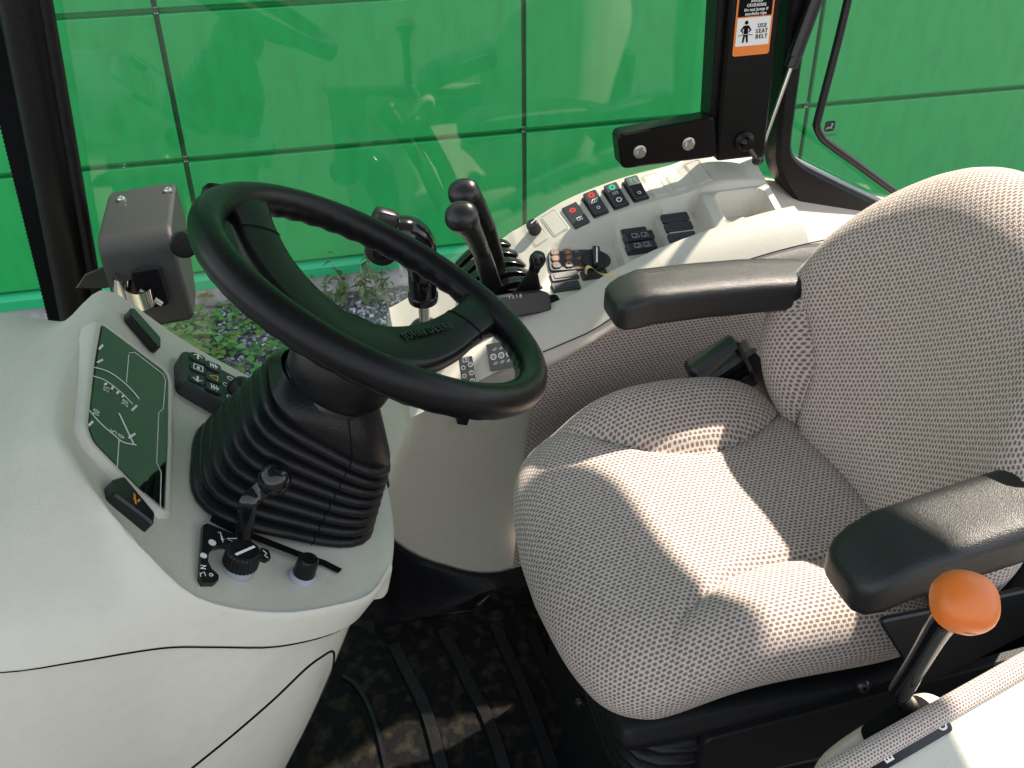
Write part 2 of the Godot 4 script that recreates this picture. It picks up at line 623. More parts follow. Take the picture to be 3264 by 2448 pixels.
func build_wall() -> void:
	var w := thing("panelled_wall", "bright green metal panelled wall above a concrete footing", "wall", Vector3(0, -0.262, -4.5))
	w.rotation.z = deg_to_rad(0.9)
	var xs := [-5.1, -3.56, -2.02, -0.478, 1.112, 2.613, 4.15, 5.7]
	var ys := [-0.57, 0.0, 0.648, 1.296]
	var W := w.transform
	var back := Shape.new()
	back.box(W * Transform3D(Basis(), Vector3(0.6, 2.0, -0.13)), Vector3(13.0, 5.6, 0.15), 0.01)
	part(w, "wall_core", back, M.green)
	for i in xs.size() - 1:
		for j in ys.size() - 1:
			var s := Shape.new()
			var x0: float = xs[i] + 0.0105
			var x1: float = xs[i + 1] - 0.0105
			var y0: float = ys[j] + 0.012
			var y1: float = ys[j + 1] - 0.012
			s.box(W * Transform3D(Basis(), Vector3((x0 + x1) / 2, (y0 + y1) / 2, -0.02)), Vector3(x1 - x0, y1 - y0, 0.04), 0.006)
			part(w, "wall_panel", s, M.green)
	for i in range(1, xs.size() - 1):
		var s := Shape.new()
		s.box(W * Transform3D(Basis(), Vector3(xs[i], 0.36, -0.034)), Vector3(0.02, 1.86, 0.02), 0.002)
		part(w, "joint_strip", s, M.joint)
		for j in range(1, 3):
			for q in [[-1, -1], [1, -1], [-1, 1], [1, 1]]:
				var sc := Shape.new()
				sc.lathe(W * Transform3D(Basis(Vector3.RIGHT, Vector3.BACK, Vector3.DOWN), Vector3(xs[i] + q[0] * 0.0055, ys[j] + q[1] * 0.012, -0.024)), [Vector2(0.0045, 0.0), Vector2(0.0045, 0.003), Vector2(0.003, 0.005), Vector2(0.0, 0.006)], 8)
				part(w, "screw", sc, M.steel)
	var top := Shape.new()
	top.box(W * Transform3D(Basis(), Vector3(0.6, 3.05, -0.03)), Vector3(12.9, 3.48, 0.05), 0.006)
	part(w, "upper_cladding", top, M.green)
	var lip := Shape.new()
	lip.prism(W * Transform3D(Basis(Vector3.BACK, Vector3.UP, Vector3.LEFT), Vector3(7.0, 0, 0)), PackedVector2Array([Vector2(-0.05, -0.57), Vector2(-0.012, -0.575), Vector2(0.018, -0.60), Vector2(0.018, -0.648), Vector2(0.012, -0.648), Vector2(-0.05, -0.60)]), 12.9, 0.0)
	part(w, "drip_edge", lip, M.green_lip)
	var f := Shape.new()
	f.box(W * Transform3D(Basis(), Vector3(0.6, -0.86, -0.13)), Vector3(13.0, 0.5, 0.22), 0.008)
	part(w, "footing", f, M.concrete)

func leaf_shape(s: Shape, cols: PackedColorArray, at: Vector3, dir: Vector3, up: Vector3, len_: float, wid: float, c: Color) -> void:
	var side := dir.cross(up).normalized()
	var nrm := side.cross(dir).normalized()
	var m := at + dir * len_ * 0.5
	var tip := at + dir * len_ - nrm * len_ * 0.12
	var l := m + side * wid + nrm * wid * 0.35
	var r := m - side * wid + nrm * wid * 0.35
	for t in [[at, l, m], [l, tip, m], [at, m, r], [m, tip, r]]:
		s.tri(t[0], t[1], t[2])
		for k in 3:
			cols.append(c * rng.randf_range(0.92, 1.08))

func colored(s: Shape, cols: PackedColorArray) -> ArrayMesh:
	var m := s.done(60.0)
	var a := m.surface_get_arrays(0)
	a[Mesh.ARRAY_COLOR] = cols
	var out := ArrayMesh.new()
	out.add_surface_from_arrays(Mesh.PRIMITIVE_TRIANGLES, a)
	return out

# a low weed: rosettes of three-part leaves on short stalks
func weed_mesh(kind: int) -> ArrayMesh:
	var s := Shape.new()
	var cols := PackedColorArray()
	if kind < 3:
		for i in 16:
			var a := rng.randf() * TAU
			var rr := rng.randf_range(0.02, 0.13)
			var base := Vector3(cos(a) * rr, rng.randf_range(0.015, 0.06), sin(a) * rr)
			var c := Color(0.085, 0.21, 0.05) * rng.randf_range(0.7, 1.6)
			if rng.randf() < 0.12:
				c = Color(0.14, 0.20, 0.04)
			leaf_shape(s, cols, Vector3(0, -0.004, 0), base.normalized(), Vector3.UP.cross(base).normalized(), base.length(), 0.0012, c * 0.8)
			for k in 3:
				var b := a + (k - 1) * 1.5 + rng.randf_range(-0.3, 0.3)
				var d := Vector3(cos(b), rng.randf_range(-0.15, 0.35), sin(b)).normalized()
				leaf_shape(s, cols, base, d, Vector3.UP, rng.randf_range(0.028, 0.05), rng.randf_range(0.011, 0.018), c)
	elif kind == 3:
		# broad-leaved tuft
		for i in 12:
			var a := rng.randf() * TAU
			var d := Vector3(cos(a), rng.randf_range(0.3, 1.6), sin(a)).normalized()
			leaf_shape(s, cols, Vector3(0, 0.005, 0), d, Vector3.UP, rng.randf_range(0.10, 0.22), rng.randf_range(0.018, 0.035), Color(0.08, 0.19, 0.035) * rng.randf_range(0.7, 1.3))
	else:
		# wiry stems with drooping leaves
		for i in 9:
			var a := rng.randf() * TAU
			var h := rng.randf_range(0.12, 0.26)
			var top := Vector3(cos(a) * 0.10, h, sin(a) * 0.10)
			for k in 5:
				var q := top * (0.4 + 0.15 * k)
				var d := Vector3(cos(a + k * 2.3), rng.randf_range(-1.2, 0.2), sin(a + k * 2.3)).normalized()
				leaf_shape(s, cols, q, d, Vector3.UP, rng.randf_range(0.04, 0.08), 0.012, Color(0.07, 0.13, 0.03) * rng.randf_range(0.7, 1.3))
			leaf_shape(s, cols, Vector3.ZERO, top.normalized(), Vector3.UP.cross(top).normalized(), h, 0.002, Color(0.12, 0.12, 0.05))
	return colored(s, cols)

func build_plants() -> void:
	var kinds := []
	for k in 5:
		kinds.append(weed_mesh(k))
	var spots := []
	for i in 27:
		var x := rng.randf_range(-1.25, 0.15)
		var z := rng.randf_range(-4.25, -3.2)
		if i < 20:
			x = rng.randf_range(-1.15, -0.45); z = rng.randf_range(-4.35, -3.45)
		spots.append([Vector3(x, -1.026, z), rng.randi_range(0, 2), rng.randf_range(0.8, 1.5)])
	for i in 10:
		spots.append([Vector3(rng.randf_range(-1.1, 0.5), -1.03, rng.randf_range(-4.42, -4.2)), [0, 3, 1, 2][i % 4], rng.randf_range(0.8, 1.3)])
	for i in 6:
		spots.append([Vector3(rng.randf_range(-0.9, -0.2), -1.03, rng.randf_range(-3.3, -2.7)), rng.randi_range(0, 2), rng.randf_range(0.8, 1.2)])
	spots.append([Vector3(-0.66, -1.03, -3.75), 3, 1.1])
	spots.append([Vector3(0.22, -1.03, -4.38), 4, 1.2])
	spots.append([Vector3(0.32, -1.03, -4.36), 4, 0.9])
	spots.append([Vector3(0.05, -1.03, -4.30), 4, 0.8])
	var labels := ["low clover-like weed with small three-part leaves on the gravel", "low clover-like weed with small three-part leaves on the gravel", "low clover-like weed with small three-part leaves on the gravel", "broad-leaved weed standing upright from the gravel", "wiry weed with drooping leaves against the concrete footing"]
	var groups := ["creeping weeds by the wall", "creeping weeds by the wall", "creeping weeds by the wall", "broad-leaved weeds by the wall", "wiry weeds at the footing"]
	var names := ["creeping_weed", "creeping_weed", "creeping_weed", "broad_leaf_weed", "wiry_weed"]
	for sp in spots:
		var o := MeshInstance3D.new()
		o.name = numbered(names[sp[1]])
		o.mesh = kinds[sp[1]]
		o.material_override = M.leaf
		add_child(o)
		o.transform = Transform3D(Basis(Vector3.UP, rng.randf() * TAU).scaled(Vector3.ONE * sp[2]), sp[0])
		tag(o, labels[sp[1]], "weed", groups[sp[1]])

# ---------------------------------------------------------------- cab frame, windows and what hangs on them
func local_poly(t: Transform3D, pts: Array) -> PackedVector2Array:
	var inv := t.affine_inverse()
	var out := PackedVector2Array()
	for q in pts:
		var l: Vector3 = inv * q
		out.append(Vector2(l.x, l.y))
	return out

# round the corners of a polygon
func soften(poly: PackedVector2Array, r: float, seg := 3) -> PackedVector2Array:
	var out := PackedVector2Array()
	var n := poly.size()
	for i in n:
		var a := poly[(i + n - 1) % n]
		var b := poly[i]
		var c := poly[(i + 1) % n]
		var ra := minf(r, a.distance_to(b) * 0.45)
		var rc := minf(r, c.distance_to(b) * 0.45)
		var p0 := b + (a - b).normalized() * ra
		var p1 := b + (c - b).normalized() * rc
		for k in seg + 1:
			var t := float(k) / seg
			out.append(p0.lerp(b, t).lerp(b.lerp(p1, t), t))
	return out

func lettering(parent: Node3D, words: String, t: Transform3D, height: float, m: Material, depth := 0.0004, bold := false) -> MeshInstance3D:
	var f := SystemFont.new()
	f.font_names = PackedStringArray(["Droid Sans"])
	f.font_weight = 700 if bold else 400
	var tm := TextMesh.new()
	tm.text = words
	tm.font = f
	tm.font_size = 32
	tm.pixel_size = height / 23.0
	tm.depth = depth
	tm.curve_step = 1.0
	var o := MeshInstance3D.new()
	o.name = "lettering"
	o.mesh = tm
	o.material_override = m
	o.transform = world_of(parent).affine_inverse() * t
	parent.add_child(o, true)
	return o

func build_cab_frame() -> void:
	# front post with its rubber seal
	var a0 := Vector3(-0.327, 0.633, -1.370)
	var a1 := Vector3(-0.300, 1.026, -1.370)
	var ad := (a1 - a0).normalized()
	var post := thing("front_post", "round black tubular post with a ribbed rubber seal beside the dashboard", "post", a0 - ad * 0.45)
	var s := Shape.new()
	s.tube([a0 - ad * 0.45, a0, a1, a1 + ad * 0.6], 0.031, 24)
	part(post, "tube", s, M.paint_black)
	s = Shape.new()
	s.tube([a0 - ad * 0.45 + Vector3(0.026, 0, 0.014), a1 + ad * 0.6 + Vector3(0.026, 0, 0.014)], 0.010, 10)
	part(post, "edge_trim", s, M.rubber)
	s = Shape.new()
	var q0 := Vector3(-0.372, 0.607, -1.400)
	var q1 := Vector3(-0.359, 0.989, -1.400)
	var qd := (q1 - q0).normalized()
	var qt := frame(q0 - qd * 0.3, qd, Vector3.LEFT)
	var saw := PackedVector2Array([Vector2(0, -0.02), Vector2(0, 0.006)])
	for i in 150:
		saw.append(Vector2(0.004 + i * 0.006, 0.0105))
		saw.append(Vector2(0.007 + i * 0.006, 0.009))
	saw.append(Vector2(0.91, -0.02))
	s.prism(qt, saw, 0.012, 0.0)
	part(post, "ribbed_seal", s, M.dark)

	# big side window
	var wx := Vector3(1, 0, -0.08).normalized()
	var wt := Transform3D(Basis(wx, Vector3.UP, wx.cross(Vector3.UP)), Vector3(0.16, 0.8, -1.447))
	s = Shape.new()
	s.box(wt, Vector3(0.98, 1.75, 0.005), 0.001)
	var gl := part(self, "side_window", s, M.glass)
	tag(gl, "clear glass pane of the side door, mirroring the seat and levers", "window")

	# rear side post
	var b0 := Vector3(0.666, 0.732, -1.400)
	var b1 := Vector3(0.750, 0.735, -1.400)
	var b2 := Vector3(0.740, 0.978, -1.400)
	var b3 := Vector3(0.657, 0.982, -1.400)
	var pb := thing("side_post", "flat black painted post carrying an orange warning sticker", "post", b0)
	var pt := Transform3D(Basis(), Vector3(0, 0, -1.455))
	s = Shape.new()
	s.prism(pt, soften(local_poly(pt, [b0, b1, b2 + (b2 - b1) * 1.6, b3 + (b3 - b0) * 1.6]), 0.008), 0.055, 0.004)
	part(pb, "post_body", s, M.paint_black)
	s = Shape.new()
	var e0 := Vector3(0.654, 0.796, -1.410)
	var e1 := Vector3(0.634, 0.981, -1.410)
	var gt := Transform3D(Basis(), Vector3(0, 0, -1.46))
	s.prism(gt, local_poly(gt, [e0, Vector3(0.676, 0.795, -1.410), Vector3(0.669, 0.979, -1.410) + (b3 - b0) * 1.6, e1 + (b3 - b0) * 1.6]), 0.045, 0.003)
	part(pb, "door_gasket", s, M.rubber)
	s = Shape.new()
	s.lathe(stand(Vector3(0.709, 0.763, -1.400), Vector3(0, 0, 1)), [Vector2(0.017, 0.0), Vector2(0.0165, 0.004), Vector2(0.010, 0.008), Vector2(0.009, 0.018), Vector2(0.0, 0.019)], 18)
	part(pb, "strut_boss", s, M.paint_black)

	# hinge plate
	var hp := thing("hinge_plate", "black rounded steel hinge plate held by two bright hex bolts", "bracket", Vector3(0.507, 0.735, -1.400))
	var ht := Transform3D(Basis(), Vector3(0, 0, -1.435))
	s = Shape.new()
	s.prism(ht, soften(local_poly(ht, [Vector3(0.495, 0.789, -1.400), Vector3(0.655, 0.807, -1.400), Vector3(0.668, 0.740, -1.400), Vector3(0.505, 0.732, -1.400)]), 0.012, 4), 0.035, 0.003)
	part(hp, "plate", s, M.paint_black)
	for c in [Vector3(0.533, 0.759, -1.400), Vector3(0.614, 0.766, -1.400)]:
		s = Shape.new()
		s.lathe(stand(c, Vector3(0.0, 0, 1)), [Vector2(0.0105, 0.0), Vector2(0.0105, 0.0015), Vector2(0.0095, 0.002), Vector2(0.0, 0.002)], 20)
		var wa := part(hp, "washer", s, M.steel)
		s = Shape.new()
		s.lathe(stand(c + Vector3(0, 0, 0.002), Vector3(0, 0, 1), Vector3(1, 0.3, 0)), [Vector2(0.0085, 0.0), Vector2(0.0085, 0.005), Vector2(0.0072, 0.0062), Vector2(0.0, 0.0062)], 6)
		part(hp, "bolt_head", s, M.steel, 20.0)

	build_sticker(b0, b3)

	# rear side window with its thick black frame
	var rt := Transform3D(Basis(wx, Vector3.UP, wx.cross(Vector3.UP)), Vector3(0.70, 0.7, -1.468))
	var rf := thing("rear_window", "rear side window in a thick black rounded frame", "window", Vector3(0.839, 0.626, -1.481))
	s = Shape.new()
	s.prism(rt, soften(local_poly(rt, [Vector3(0.754, 1.094, -1.464), Vector3(0.798, 1.093, -1.468), Vector3(0.808, 0.744, -1.469), Vector3(0.814, 0.722, -1.469), Vector3(0.842, 0.698, -1.471), Vector3(0.927, 0.653, -1.478), Vector3(1.031, 0.601, -1.486), Vector3(1.260, 0.479, -1.505), Vector3(1.266, 0.386, -1.505), Vector3(0.995, 0.550, -1.484), Vector3(0.844, 0.625, -1.471), Vector3(0.800, 0.679, -1.468), Vector3(0.783, 0.715, -1.467)]), 0.02, 4), 0.05, 0.006)
	part(rf, "frame", s, M.rubber)
	s = Shape.new()
	s.tube(curve([Vector3(0.785, 0.982, -1.435), Vector3(0.791, 0.759, -1.435), Vector3(0.799, 0.734, -1.436), Vector3(0.824, 0.713, -1.438), Vector3(0.905, 0.670, -1.444), Vector3(1.009, 0.618, -1.453), Vector3(1.181, 0.528, -1.466)], 5), 0.0035, 8)
	part(rf, "gasket_bead", s, M.ring)
	s = Shape.new()
	s.box(Transform3D(rt.basis, Vector3(1.03, 0.95, -1.505)), Vector3(0.74, 1.5, 0.005), 0.001)
	part(rf, "pane", s, M.glass)
	# etched mark on the pane
	var em := Transform3D(rt.basis, Vector3(0.921, 0.740, -1.508))
	s = Shape.new()
	s.prism(em.translated_local(Vector3(0, 0, 0.004)), rounded(0.021, 0.019, 0.005), 0.0004, 0.0)
	var mk := part(rf, "etched_mark", s, M.dark)
	s = Shape.new()
	s.prism(em.translated_local(Vector3(0, 0, 0.0046)), PackedVector2Array([Vector2(-0.008, -0.004), Vector2(-0.004, -0.001), Vector2(0.001, -0.001), Vector2(0.003, 0.002), Vector2(0.002, 0.006), Vector2(0.004, 0.004), Vector2(0.007, 0.004), Vector2(0.0055, 0.001), Vector2(0.004, -0.003), Vector2(0.008, -0.0055), Vector2(0.003, -0.004), Vector2(-0.003, -0.004), Vector2(-0.007, -0.006)]), 0.0003, 0.0)
	part(mk, "deer_figure", s, M.ring)
	var flip := Transform3D(Basis(-em.basis.x, em.basis.y, em.basis.z), em.origin + Vector3(0, -0.0165, 0.004))
	lettering(rf, "JOHN DEERE", flip, 0.0045, M.dark, 0.0002)
	# pull bar
	var bar := thing("window_bar", "bent black metal pull bar across the rear side window", "handle", Vector3(0.868, 0.749, -1.443))
	s = Shape.new()
	s.tube(curve([Vector3(0.879, 1.017, -1.444), Vector3(0.872, 0.907, -1.444), Vector3(0.860, 0.781, -1.443), Vector3(0.860, 0.764, -1.443), Vector3(0.869, 0.749, -1.443), Vector3(0.885, 0.734, -1.445), Vector3(0.953, 0.689, -1.450), Vector3(1.032, 0.636, -1.457), Vector3(1.154, 0.554, -1.466)], 6), 0.0068, 14)
	part(bar, "bar", s, M.satin)

	# gas strut
	var gs := thing("gas_strut", "thin black gas strut with a steel rod ending in a ball joint", "gas strut", Vector3(0.744, 0.734, -1.409))
	var g0 := Vector3(0.745, 0.737, -1.409)
	var g1 := Vector3(0.778, 0.875, -1.411)
	var g2 := Vector3(0.805, 0.985, -1.413)
	s = Shape.new()
	s.tube([g1 - (g2 - g1) * 0.02, g1, g1 + (g2 - g1) * 0.13, g1 + (g2 - g1) * 0.14, g2 + (g2 - g1) * 1.5], [0.008, 0.0105, 0.0105, 0.0115, 0.0115], 18)
	part(gs, "cylinder", s, M.satin)
	s = Shape.new()
	s.tube([g0, g1], 0.0036, 12)
	part(gs, "rod", s, M.steel)
	s = Shape.new()
	s.tube([g0 - (g1 - g0) * 0.06, g0 + (g1 - g0) * 0.08, g0 + (g1 - g0) * 0.15], [0.0075, 0.0075, 0.005], 12)
	s.lathe(stand(g0 - (g1 - g0) * 0.07, Vector3(0, 0, 1)), [Vector2(0, -0.011), Vector2(0.007, -0.008), Vector2(0.0105, 0.0), Vector2(0.007, 0.008), Vector2(0.0, 0.011)], 14)
	s.tube([g0 - (g1 - g0) * 0.07, Vector3(0.701, 0.769, -1.385)], 0.005, 10)
	part(gs, "ball_joint", s, M.gloss)

	# roof out of the picture, its outline shaped to set the sun patches
	var roof := thing("cab_roof", "unseen cab roof with rounded edges shaped for the sun patches on the seat", "roof", Vector3(0.2, 1.64, -0.8))
	s = Shape.new()
	s.prism(Transform3D(Basis(Vector3.RIGHT, Vector3.FORWARD, Vector3.UP), Vector3(0.2, 1.64, -0.8)), soften(PackedVector2Array([Vector2(-0.85, -0.72), Vector2(0.90, -0.72), Vector2(0.97, -0.40), Vector2(1.00, 0.0), Vector2(0.92, 0.24), Vector2(0.89, 0.40), Vector2(0.865, 0.615), Vector2(-0.85, 0.615)]), 0.12, 8), 0.13, 0.02)
	part(roof, "roof_shell", s, M.beige)
	build_monitor_box()

func build_sticker(b0: Vector3, b3: Vector3) -> void:
	var o := Vector3(0.670, 0.898, -1.399)
	var up := (b3 - b0).normalized()
	var w := o.distance_to(Vector3(0.730, 0.900, -1.399))
	var t := frame(o, Vector3(0.730, 0.900, -1.399) - o, up)
	var st := thing("warning_sticker", "orange, black and white seat belt warning sticker on the black post", "sticker", o)
	var s := Shape.new()
	s.prism(t * Transform3D(Basis(), Vector3(w / 2, 0.09, 0)), rounded(w, 0.18, 0.004), 0.0005, 0.0)
	part(st, "orange_backing", s, M.decal_orange)
	s = Shape.new()
	s.prism(t * Transform3D(Basis(), Vector3(w / 2, 0.1075, 0.0007)), rounded(w * 0.9, 0.1, 0.001), 0.0003, 0.0)
	part(st, "black_field", s, M.dark)
	s = Shape.new()
	s.prism(t * Transform3D(Basis(), Vector3(w / 2, 0.0352, 0.0007)), rounded(w * 0.9, 0.041, 0.001), 0.0003, 0.0)
	part(st, "white_field", s, M.white)
	var lines := [["AVOID", 0.0795, 0.0044], ["CRUSHING", 0.0733, 0.0044], ["Do not jump if", 0.0669, 0.0040], ["machine tips", 0.0610, 0.0040]]
	for l in lines:
		lettering(st, l[0], t * Transform3D(Basis(), Vector3(w * 0.52, l[1], 0.0012)), l[2], M.white, 0.0003, true)
	var k := 0
	for wd in ["USE", "SEAT", "BELT"]:
		lettering(st, wd, t * Transform3D(Basis(), Vector3(w * 0.73, 0.0430 - k * 0.0080, 0.0012)), 0.0062, M.dark, 0.0003, true)
		k += 1
	# the belted figure
	s = Shape.new()
	var ft := t * Transform3D(Basis(), Vector3(w * 0.30, 0.0345, 0.0011)).scaled_local(Vector3(0.82, 0.82, 1))
	var head := PackedVector2Array()
	for i in 12:
		head.append(Vector2(cos(TAU * i / 12) * 0.0036, 0.0175 + sin(TAU * i / 12) * 0.0036))
	s.prism(ft, head, 0.0003, 0.0)
	s.prism(ft, PackedVector2Array([Vector2(-0.005, 0.0125), Vector2(0.005, 0.0125), Vector2(0.011, 0.004), Vector2(0.006, -0.001), Vector2(0.005, 0.001), Vector2(0.0075, 0.004), Vector2(0.0042, 0.008), Vector2(0.0042, -0.003), Vector2(-0.0042, -0.003), Vector2(-0.0042, 0.008), Vector2(-0.0075, 0.004), Vector2(-0.005, 0.001), Vector2(-0.006, -0.001), Vector2(-0.011, 0.004)]), 0.0003, 0.0)
	s.prism(ft, PackedVector2Array([Vector2(-0.0045, -0.004), Vector2(0.0045, -0.004), Vector2(0.006, -0.018), Vector2(0.0025, -0.018), Vector2(0.0008, -0.0075), Vector2(-0.0008, -0.0075), Vector2(-0.0025, -0.018), Vector2(-0.006, -0.018)]), 0.0003, 0.0)
	for sg in [-1.0, 1.0]:
		s.prism(ft, PackedVector2Array([Vector2(sg * 0.0045, -0.0028), Vector2(sg * 0.014, -0.005), Vector2(sg * 0.014, -0.0062), Vector2(sg * 0.0045, -0.0038)]), 0.0003, 0.0)
	part(st, "belted_figure", s, M.dark)

func build_monitor_box() -> void:
	# black box on a bracket beside the front post
	var A := Vector3(-0.259, 0.765, -1.385)
	var B := Vector3(-0.166, 0.774, -1.385)
	var D := Vector3(-0.223, 0.763, -1.225)
	var E := Vector3(-0.204, 0.639, -1.205)
	var ex := B - A
	var t := frame(A, ex, D - E)
	# frame() keeps x along the box; turn so that the profile lies in xy and thickness along z
	var pt := Transform3D(Basis(t.basis.z, t.basis.y, -t.basis.x), A)
	var box := thing("control_box", "black plastic box on a steel bracket with two screws in its sloping top", "box", E)
	var s := Shape.new()
	var poly := local_poly(pt, [A, A.lerp(D, 0.9), D.lerp(E, 0.12), E, E + Vector3(0, 0.0, -0.075), A + Vector3(0, -0.05, -0.008), A + Vector3(0, -0.004, -0.004)])
	s.prism(pt.translated_local(Vector3(0, 0, -ex.length())), soften(poly, 0.012, 4), ex.length(), 0.006)
	part(box, "case", s, M.box_case, 50.0)
	var dn := (D - A).normalized()
	var nn := ex.normalized().cross(-dn).normalized()
	for f in [[0.16, 0.22], [0.84, 0.2]]:
		var c: Vector3 = A + ex * f[0] + (D - A) * f[1] + nn * 0.002
		s = Shape.new()
		s.lathe(stand(c, nn), [Vector2(0.0062, -0.002), Vector2(0.0062, 0.001), Vector2(0.0048, 0.0028), Vector2(0.0018, 0.0034), Vector2(0.0012, 0.002), Vector2(0.0, 0.002)], 14)
		part(box, "screw", s, M.steel)
	# round button on the lower face
	s = Shape.new()
	var fb := Vector3(-0.148, 0.757, -1.203)
	var fn := ex.normalized().cross(E - D).normalized()
	if fn.z < 0:
		fn = -fn
	s.lathe(stand(fb, fn), [Vector2(0.0175, -0.006), Vector2(0.0175, 0.004), Vector2(0.015, 0.0065), Vector2(0.0, 0.0075)], 22)
	part(box, "knob", s, M.black_soft)
	# notch with the bracket
	s = Shape.new()
	s.box(Transform3D(frame(Vector3(-0.199, 0.701, -1.204), ex, D - E).basis, Vector3(-0.200, 0.699, -1.206)), Vector3(0.036, 0.052, 0.012), 0.004)
	part(box, "bracket_recess", s, M.dark)

	var br := thing("box_bracket", "bright steel clamp bracket between black box and front post", "bracket", Vector3(-0.224, 0.692, -1.200))
	s = Shape.new()
	var band := []
	for p3 in [Vector3(-0.241, 0.722, -1.215), Vector3(-0.235, 0.714, -1.200), Vector3(-0.227, 0.708, -1.185), Vector3(-0.214, 0.705, -1.178), Vector3(-0.201, 0.706, -1.182), Vector3(-0.195, 0.706, -1.195)]:
		band.append(p3)
	band = curve(band, 5)
	var rows := []
	for off in [[0.0, 0.0], [0.0, -0.024], [0.003, -0.024], [0.003, 0.0]]:
		var row := PackedVector3Array()
		for q in band:
			row.append(q + Vector3(0, off[1], -off[0]))
		rows.append(row)
	s.grid(rows, false, [], true)
	part(br, "clamp_band", s, M.chrome, 30.0)
	s = Shape.new()
	s.tube([Vector3(-0.240, 0.676, -1.215), Vector3(-0.233, 0.713, -1.215)], 0.012, 16)
	part(br, "pivot", s, M.chrome)
	s = Shape.new()
	s.prism(frame(Vector3(-0.250, 0.709, -1.230), ex, Vector3(0, 1, -0.2)), PackedVector2Array([Vector2(-0.045, -0.006), Vector2(-0.028, 0.01), Vector2(0.0, 0.016), Vector2(0.012, 0.01), Vector2(0.016, -0.014), Vector2(-0.02, -0.012)]), 0.006, 0.0015)
	part(br, "lug", s, M.satin)
	s = Shape.new()
	s.tube([Vector3(-0.214, 0.699, -1.200), Vector3(-0.189, 0.678, -1.200)], 0.005, 12)
	part(br, "bolt", s, M.steel)

# ---------------------------------------------------------------- dashboard
func ribbon(s: Shape, pts: Array, width: float, nrm: Vector3, thick := 0.0003) -> void:
	var n0 := s.p.size()
	var rows := [PackedVector3Array(), PackedVector3Array(), PackedVector3Array(), PackedVector3Array()]
	for i in pts.size():
		var d: Vector3 = (pts[mini(i + 1, pts.size() - 1)] - pts[maxi(i - 1, 0)]).normalized()
		var side := d.cross(nrm).normalized() * width * 0.5
		rows[0].append(pts[i] + side)
		rows[1].append(pts[i] + side + nrm * thick)
		rows[2].append(pts[i] - side + nrm * thick)
		rows[3].append(pts[i] - side)
	s.grid(rows, false, [], true)
	s.outward(n0)

func face_height(x: float) -> float:
	return lerp_table([Vector2(-0.60, 0.80), Vector2(-0.24, 0.792), Vector2(-0.215, 0.79), Vector2(-0.155, 0.725), Vector2(-0.07, 0.667), Vector2(0.05, 0.62), Vector2(0.16, 0.59)], x)

